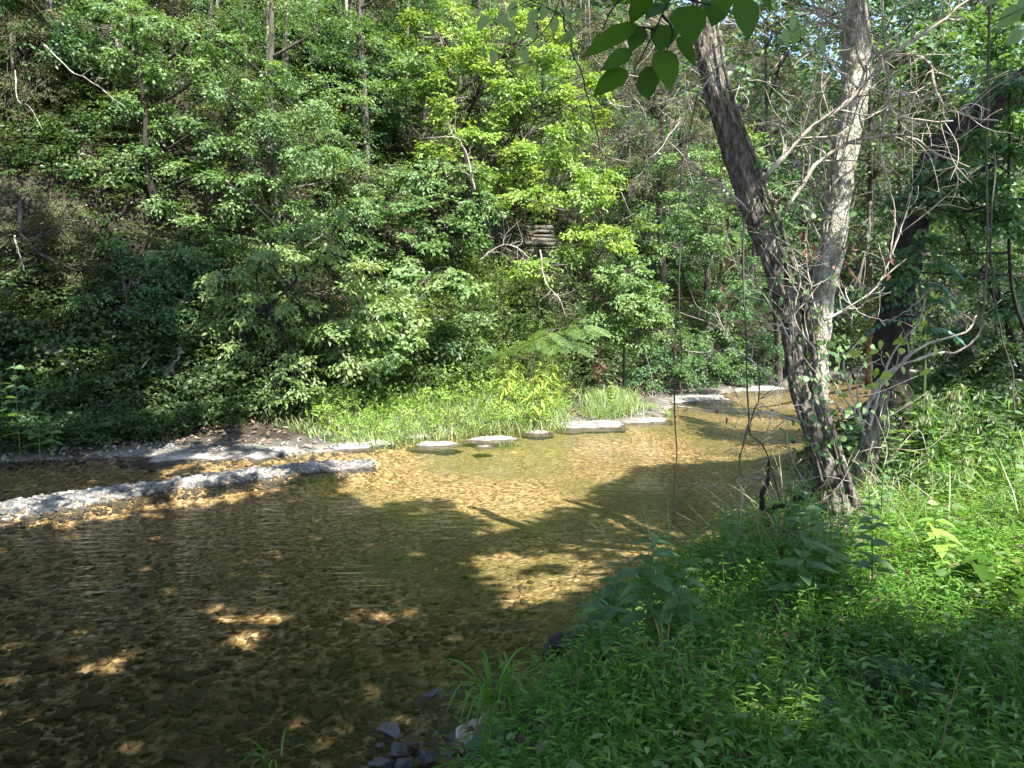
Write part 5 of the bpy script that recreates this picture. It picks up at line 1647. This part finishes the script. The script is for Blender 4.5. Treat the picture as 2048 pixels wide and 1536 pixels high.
# arching grass by the crumpled leaf, seed grass on the right bank, straw tuft
def grass_tuft(label, base, n, H, W, spread, mat, seed, tint=.5, name='grass_tuft', bend=1.0, stiff=.25):
    r = np.random.default_rng(seed)
    mb = MB()
    for k in range(n):
        a = r.uniform(0, 6.28)
        o_ = np.array([math.cos(a), math.sin(a), 0])
        h = H * r.uniform(.55, 1.1)
        b = base + o_ * spread * r.random() * .3
        P = spline([b - [0, 0, .03], b + o_ * h * stiff * .4 + [0, 0, h * .65], b + o_ * h * (stiff + .25 * bend) + [0, 0, h * .9], b + o_ * h * (stiff + .55 * bend) + [0, 0, h * (.9 - .35 * bend)]], 10)
        s = np.cross(o_, [0, 0, 1.0])
        w = W * np.sin(np.linspace(.5, 3.1, 10))[:, None] * .5
        V = np.concatenate([P - s * w, P + s * w])
        i = np.arange(9)
        mb.add(V, [np.stack([i, i + 1, i + 11, i + 10], -1)], np.clip(tint + r.normal() * .15, 0, 1))
    o = mb.build(name, M[mat], smooth=True)
    tag(o, label, 'grass')
    return o

grass_tuft('tuft of arching grass blades at the near waterline', np.array([*onz(985, 1470, .0)[:2], .0]), 26, .42, .018, .14, 'grass', 1700, .6, stiff=.2)
grass_tuft('second smaller tuft of arching grass right of the waterline tuft', np.array([*onz(1025, 1455, .0)[:2], .0]), 18, .36, .014, .14, 'grass', 1701, .5, stiff=.2)
grass_tuft('dry straw tuft collapsed in the foreground grass', nb(1330, 1390), 46, .30, .006, .2, 'straw', 1702, .5, 'straw_tuft', 1.3, .5)
grass_tuft('dry grass fringe hanging on the bank below the leaning trunk', nb(1560, 1120), 60, .30, .008, .5, 'straw', 1703, .2, 'straw_tuft', 1.2, .4)
grass_tuft('thin grass blades rising at the bottom edge', np.array([*onz(560, 1540, -.05)[:2], -.1]), 8, .26, .010, .2, 'grass', 1704, .5)

sg_label = ['seed grass with nodding heads, tallest on the right bank', 'seed grass with nodding heads left of the tallest', 'seed grass with nodding heads at the back by the pool', 'seed grass with drooping heads near the right edge', 'low seed grass in the sun behind the bright grass']
for k, (u, v, vt) in enumerate([(1960, 1000, 780), (1890, 990, 800), (1850, 960, 780), (2010, 1000, 850), (1900, 1030, 900)]):
    r = np.random.default_rng(1750 + k)
    b = nb(u, v)
    t = thing('seed_grass', sg_label[k], 'grass', b, 'seed grasses on the right bank')
    H = at(u, vt, b[1])[2] - b[2]
    sm, hm = MB(), MB()
    for q in range(11):
        a = r.uniform(0, 6.28)
        o_ = np.array([math.cos(a), math.sin(a) * .6, 0])
        h = H * r.uniform(.7, 1.05)
        P = spline([b, b + o_ * .08 + [0, 0, h * .6], b + o_ * .22 + [0, 0, h], b + o_ * .38 + [0, 0, h * .93]], 14)
        tube(sm, P, np.linspace(.0035, .0015, 14), 4)
        n_ = 7
        Pq = P[np.linspace(9, 13, n_).astype(int)] + r.normal(size=(n_, 3)) * .02 - [0, 0, .02]
        leaves(hm, Pq, norm(r.normal(size=(n_, 3)) * .25 + [0, 0, -1]), rdir(n_, r), .06, .014, .8, 'lo', 0)
        m_ = 5
        Pl = P[r.integers(1, 9, m_)]
        leaves(sm, Pl, norm(np.c_[r.normal(size=(m_, 2)), np.full(m_, .4)]), [0, 0, 1.0], .22, .014, .6, 'blade', .6)
    sm.build('stems', M['grass'], t)
    hm.build('seed_heads', M['bankgrass'], t, kind='stuff')

# fallen wood
def log(label, pts, r0, r1, mat, seed, name='fallen_branch', tw=4, tl=.3):
    mb = MB()
    branch(mb, pts, r0, r1, seed, tw, tl, 1)
    o = mb.build(name, M[mat], smooth=True)
    tag(o, label, 'branch', 'fallen wood')
log('pale fallen branch lying on the bank at the foot of the leaning trunk', [nb(1440, 1155) + [0, 0, .06], nb(1560, 1112) + [0, 0, .12], nb(1690, 1085) + [0, 0, .14]], .022, .012, 'twig', 1801)
log('dark crooked snag rising from the bank left of the trunk base', [nb(1560, 1090), at(1530, 1030, 5.9), at(1525, 990, 5.9), at(1538, 920, 5.9)], .028, .012, 'darkbark', 1802, 'snag', 3)
log('dark forked root reaching left from the trunk base', [at(1690, 950, 5.7), at(1620, 985, 5.75), at(1570, 1010, 5.8), at(1525, 1030, 5.9)], .026, .018, 'darkbark', 1803, 'snag', 2)
log('fallen grey trunk slanting down the slope at the far left', [at(-30, 635, 15), at(40, 670, 14.9), at(110, 700, 14.8)], .07, .05, 'palebark', 1804, 'fallen_log', 5, .8)
log('pale log end below the slanting trunk at the far left', [at(85, 690, 14.6), at(115, 712, 14.4), at(160, 745, 14.3)], .08, .05, 'palebark', 1805, 'fallen_log', 3, .6)
log('brown snag leaning on the left bank above the herbs', [at(325, 762, 14.1), at(345, 735, 14.1), at(362, 700, 14.2)], .06, .02, 'bark', 1806, 'snag', 4, .5)
log('thin white stick leaning by the brown snag', [at(280, 740, 14.1), at(292, 725, 14.1), at(300, 715, 14.1)], .015, .01, 'palebark', 1807, tw=0)
log('long pale dead branch slanting through the leaves near the top left', [at(90, 90, 17.6), at(140, 140, 17.4), at(178, 160, 17.2), at(250, 215, 17)], .017, .007, 'palebark', 1808, 'dead_branch', 6, .7)
log('crooked dead branch below the corner cedar', [at(30, 140, 17.2), at(36, 200, 17), at(60, 215, 17), at(85, 260, 16.9)], .014, .006, 'palebark', 1809, 'dead_branch', 6, .6)
log('dead pale branch in the cedar at the left edge', [at(28, 470, 15.2), at(42, 520, 15.2), at(55, 555, 15.2)], .018, .008, 'palebark', 1810, 'dead_branch', 6, .5)
log('spray of bare grey twigs at the middle of the slope', [at(960, 520, 18), at(985, 500, 18), at(1020, 490, 17.9), at(1060, 515, 17.9)], .02, .008, 'twig', 1811, 'dead_branch', 12, .8)
log('bare grey branch hanging below the pale rock stack', [at(1080, 500, 18.4), at(1090, 560, 18.2), at(1120, 600, 18), at(1130, 630, 18)], .02, .008, 'twig', 1812, 'dead_branch', 10, .6)
log('forked bare branch above the dark forked trunk', [at(950, 380, 19), at(925, 290, 19), at(890, 270, 19)], .025, .008, 'twig', 1813, 'dead_branch', 12, .8)
log('dead twig pair poking out of the leaning bush', [at(610, 495, 14.3), at(630, 480, 14.2), at(645, 470, 14.2)], .012, .005, 'twig', 1814, 'dead_branch', 3, .25)
r = np.random.default_rng(68)
mb = MB()
for k in range(90):
    u, v = r.uniform(0, 420), r.uniform(600, 800)
    Yb = 15.8 - (v - 600) / 200 * 2.0
    a_ = at(u, v, Yb)
    d = norm(r.normal(size=3) * [1, .4, .45])
    l = r.uniform(.3, 1.2)
    tube(mb, spline([a_, a_ + d * l * .5 + r.normal(size=3) * .05, a_ + d * l + r.normal(size=3) * .1], 7), np.linspace(.010, .004, 7), 4)
mb.build('brushwood', M['hilltrunk'], kind='stuff')
mb = MB()
for k in range(130):
    u, v = r.uniform(1200, 1640), r.uniform(20, 430)
    a_ = at(u, v, 23 + r.random())
    d = norm(r.normal(size=3) * [1, .4, .7])
    l = r.uniform(.4, 1.5)
    tube(mb, spline([a_, a_ + d * l * .5 + r.normal(size=3) * .08, a_ + d * l + r.normal(size=3) * .15], 7), np.linspace(.013, .004, 7), 4)
mb.build('dry_twigs', M['twig'], kind='stuff')

# ------------------------------------------------------------------ the leafy branch hanging in from above
ob = thing('overhanging_branch', 'branch with large dark green leaves hanging in at the top of the view', 'branch', at(1360, -60, 1.9))
mb = MB()
for pp in ([(1420, -220), (1370, -60), (1338, 0), (1310, 60), (1285, 110), (1268, 140)], [(1370, -60), (1450, -20), (1500, -10), (1540, 0)], [(1345, -10), (1400, 5), (1420, 10)], [(1300, -60), (1230, 10), (1205, 60)], [(1310, 60), (1290, 55), (1265, 52)], [(1325, 30), (1345, 60), (1335, 100)]):
    tube(mb, spline([at(u, v, 1.9) for u, v in pp], 14), np.linspace(.0035, .0014, 14), 5)
mb.build('twig', M['darkbark'], ob)
LV = [  # base px, tip px, width px, depth
    ((1275, 48), (1160, 112), 46, 1.9), ((1282, 52), (1262, 100), 34, 1.95), ((1262, 100), (1204, 138), 28, 1.9), ((1254, 140), (1185, 190), 44, 1.88), ((1290, 134), (1301, 198), 58, 1.9), ((1322, 100), (1342, 180), 50, 1.86),
    ((1332, 50), (1318, 100), 46, 1.95), ((1290, -20), (1264, 50), 50, 1.85), ((1330, 8), (1292, 32), 30, 1.95), ((1370, 12), (1386, 84), 60, 1.84), ((1395, -30), (1425, 36), 46, 1.9), ((1480, -8), (1502, 78), 64, 1.82),
    ((1356, 72), (1393, 132), 30, 1.98), ((1302, 92), (1312, 130), 22, 2.0), ((1445, -40), (1452, 28), 40, 1.9), ((1520, -20), (1545, 25), 30, 1.95), ((1330, 100), (1356, 140), 30, 1.9), ((1400, 10), (1380, 60), 34, 1.95),
    ((1440, 0), (1425, 50), 40, 2.0), ((1345, -60), (1330, 10), 50, 1.86), ((1250, -40), (1225, 12), 36, 1.95)]
for k, (b, tp_, w, Yl) in enumerate(LV):
    a_, t_ = at(*b, Yl), at(*tp_, Yl + RNG.normal() * .04)
    d = t_ - a_
    L = np.linalg.norm(d)
    lm = MB()
    leaves(lm, [a_], [d], [np.array([.15 + RNG.normal() * .25, -.85, .5 + RNG.normal() * .25])], L, pxr(w * 1.2, Yl), .3 + .5 * RNG.random(), 'round', .06, .15)
    lm.build('leaf', M['under'], ob, smooth=True)
ob2 = thing('small_leaf_branch', 'thin branch with small yellowish leaves at the top left of the hanging branch', 'branch', at(1100, -40, 3.4))
mb = MB()
for pp in ([(1200, -80), (1080, -10), (1000, 30)], [(1130, -30), (1090, 60), (1000, 130)], [(1060, 0), (1120, 30), (1150, 70)]):
    tube(mb, spline([at(u, v, 3.4) for u, v in pp], 10), np.linspace(.003, .0014, 10), 4)
mb.build('twig', M['darkbark'], ob2)
for k, (u, v) in enumerate([(968, 100), (975, 45), (1000, 35), (1020, 52), (1045, 105), (1095, 20), (1110, 45), (1125, 25), (1150, 70), (1165, 25), (1140, 75), (985, 110), (1055, 60), (1030, 15), (1070, 30), (1585, 40), (1600, 70), (1640, 90), (1570, 70)]):
    a_ = at(u, v - 12, 3.4)
    lm = MB()
    leaves(lm, [a_], [np.array([RNG.normal() * .5, 0, -1])], [np.array([.1, -.8, .5]) + RNG.normal(size=3) * .3], pxr(34, 3.4), pxr(20, 3.4), .8, 'round', .1, .2)
    lm.build('leaf', M['fresh'], ob2, smooth=True)
ob3 = thing('corner_branch', 'blurred pale leafy twig poking in at the top right corner', 'branch', at(2080, 30, 3.0))
mb = MB()
tube(mb, spline([at(2110, -20, 3), at(2060, 10, 3), at(1985, 45, 3)], 10), .003, 4)
mb.build('twig', M['greenstem'], ob3)
for u, v, du, dv, w in [(2040, 15, -45, 40, 36), (2060, 0, -30, 30, 30), (1995, -10, -20, 20, 20), (2045, 60, -30, 30, 26)]:
    lm = MB()
    a_ = at(u, v, 3)
    leaves(lm, [a_], [at(u + du, v + dv, 3) - a_], [np.array([.2, -.8, .5])], np.linalg.norm(at(u + du, v + dv, 3) - a_), pxr(w, 3), .6, 'round', .1, .2)
    lm.build('leaf', M['fresh'], ob3, smooth=True)

# ------------------------------------------------------------------ tall trees of the near bank (overhead): their crowns give the shade
def to_q(p):
    p = np.asarray(p, float)
    return p[..., :2] - SUN[:2] / SUN[2] * p[..., 2:3]

def qpoly(L, z=0.0):
    return [tuple(to_q(onz(u, v, z))) for u, v in L]

LIT = [
    (qpoly([(640, 932), (760, 992), (850, 966), (950, 985), (992, 1010), (930, 1035), (962, 1052), (1080, 1012), (1160, 985), (1220, 942), (1330, 907), (1530, 900), (1700, 880), (1800, 800), (1900, 745), (1500, 745), (1200, 790), (900, 810), (640, 840), (470, 880), (480, 905), (640, 915)]), 1.0),
    (qpoly([(958, 1062), (1080, 1062), (1200, 1050), (1330, 1075), (1520, 1045), (1450, 1115), (1250, 1108), (1190, 1190), (1060, 1215), (1000, 1180), (972, 1100)]), .85),
    (qpoly([(-60, 1050), (-60, 985), (200, 985), (330, 965), (640, 930), (655, 946), (450, 985), (330, 1002), (100, 1045)]), .8),
    (qpoly([(320, 952), (330, 918), (640, 905), (640, 935)]), .6),
    (qpoly([(290, 922), (300, 900), (460, 900), (460, 920)]), .6),
    (qpoly([(1660, 985), (1720, 900), (2060, 880), (2260, 1000), (2300, 1240), (1960, 1250), (1760, 1210), (1680, 1110)], .75), 1.0),
    (qpoly([(1700, 960), (1730, 830), (1900, 790), (2100, 800), (2160, 960), (1720, 960)], .9), .85),
]
SPOT = [(828, 1090, 24, 11), (455, 1208, 55, 14), (490, 1240, 45, 20), (800, 1208, 55, 13), (80, 1250, 75, 13), (380, 1412, 46, 16), (925, 1418, 32, 12), (815, 1416, 18, 9), (700, 1215, 40, 8), (250, 1290, 40, 10),
        (150, 1330, 40, 12), (860, 1000, 40, 10), (40, 1330, 30, 12), (1090, 1190, 30, 12), (560, 1215, 30, 8)]
SPOTB = [(1650, 1215, 70, 26), (1560, 1390, 62, 40), (1250, 1490, 64, 46), (1330, 1130, 60, 20), (1480, 1120, 60, 22), (1850, 1200, 60, 22), (1720, 1240, 50, 18), (1900, 1320, 30, 14), (1880, 1440, 40, 16), (1450, 1290, 24, 12)]
tq = [to_q(spline(left_path, 260)), to_q(spline(right_path, 240))]

def shade_q(qx, qy, r):
    """which points of the sun-parallel plane lie in the shade of the near trees"""
    n = len(qx)
    wx = qx + .22 * (fbm(qx * 2.2, qy * 2.2, 0, 71, 3) - .5) * 2
    wy = qy + .22 * (fbm(qx * 2.2, qy * 2.2, 9, 72, 3) - .5) * 2
    dF = sdist(wx, wy, FAR)
    sh = dF < .9
    leftq = (wx < -3.4 - .25 * (wy - 14)) & (wy > 9) & (wy < 19.0) & (fbm(qx * 1.1, qy * 1.1, 3, 77, 3) > .40)
    sh = sh | leftq
    lit = np.zeros(n, bool)
    for poly, pr in LIT:
        ins = inpoly(wx, wy, poly)
        if pr < 1:
            ins &= fbm(qx * 3.1, qy * 3.1, 0, 75, 2) < .34 + .36 * pr
        lit |= ins
    for L, z in ((SPOT, -.1), (SPOTB, .75)):
        for u, v, ru, rv in L:
            c = to_q(onz(u, v, z))
            e1 = to_q(onz(u + ru, v, z)) - c
            e2 = to_q(onz(u, v - rv, z)) - c
            a = ((wx - c[0]) * e1[0] + (wy - c[1]) * e1[1]) / (e1 @ e1)
            b = ((wx - c[0]) * e2[0] + (wy - c[1]) * e2[1]) / (e2 @ e2)
            lit |= ((a * a + b * b) < 1.7) & (fbm(qx * 4.5, qy * 4.5, 6, 79, 3) > .5)
    for k, Q_ in enumerate(tq):
        d = np.abs(sdist(qx, qy, [tuple(p) for p in Q_[::12]]))
        lit |= (d < (.27, .20)[k]) & (fbm(qx * 2.4, qy * 2.4, k, 76, 2) < (.62 if k == 0 else .70))
    lit |= inpoly(wx, wy, [(-2.6, 11.5), (5, 11.5), (14, 18), (14, 40), (-3.4, 40)]) & (dF > .3)
    fleck = (wx > -1) & (wy < 9) & (vnoise(qx * 4.2, qy * 4.2, 0, 78) > .86)
    return sh & ~lit & ~fleck

r = np.random.default_rng(99)
n = 225000
qx, qy = r.uniform(-15, 10, n), r.uniform(-1.5, 20.5, n)
ok = shade_q(qx, qy, r)
qx, qy = qx[ok], qy[ok]
ok = shade_q(qx + r.normal(size=len(qx)) * .09, qy + r.normal(size=len(qx)) * .09, r)
qx, qy = qx[ok], qy[ok]
n = len(qx)
hgt = 8.6 + 3.4 * fbm(qx * .35, qy * .35, 0, 80, 3) + r.normal(size=n) * .5 + np.clip(qy - 11, 0, 8) * .45
C = np.c_[qx, qy, np.zeros(n)] + SUN / SUN[2] * hgt[:, None]
tl = C[:, 1] * .411 + 2.2 + .9
ok = C[:, 2] > tl
C = C[ok]
n = len(C)
TRK = [((-4.2, -2.6), 'tall leafy tree behind the viewpoint on the left'), ((1.8, -4.0), 'tall leafy tree straight behind the viewpoint'), ((7.2, -.5), 'tall leafy tree on the near bank right of the viewpoint'), ((-10, -3.5), 'tall leafy tree further down the near bank on the left')]
own = np.argmin(np.stack([np.hypot(C[:, 0] - p[0], C[:, 1] - p[1]) for p, _ in TRK]), 0)
for k, (p, lab) in enumerate(TRK):
    z0 = ground_z(*p)[0]
    t = thing('canopy_tree', lab, 'tree', (p[0], p[1], z0), 'tall trees overhead on the near bank')
    c = C[own == k]
    m_ = len(c)
    if m_ == 0:
        continue
    tm = MB()
    tp_ = np.array([p[0], p[1], 11.0])
    tube(tm, spline([(p[0], p[1], z0 - .3), (p[0] + .15, p[1], 4), (p[0] - .1, p[1] + .2, 8), tp_], 24), np.linspace(.28, .12, 24), 16, disp=bark_disp(60 + k))
    tm.build('trunk', M['bark'], t, smooth=True)
    lm = MB()
    for i in r.choice(m_, min(90, m_), replace=False):
        h0 = np.array([p[0], p[1], r.uniform(5, 10)])
        lp = spline([h0, (h0 + c[i]) / 2 + [0, 0, .5], c[i]], 12)
        lq = to_q(lp)
        if shade_q(lq[:, 0], lq[:, 1], r)[2:].mean() < .99:
            continue
        tube(lm, lp, np.linspace(.06, .01, 12), 5)
    lm.build('branches', M['bark'], t, kind='stuff')
    cm = MB()
    leaves(cm, c, rdir(m_, r) * [1, 1, .5], rdir(m_, r) * .6 + SUN, r.uniform(.17, .27, m_), r.uniform(.11, .18, m_), r.random(m_), 'lo', .15)
    cm.build('crown', M['mid'], t)
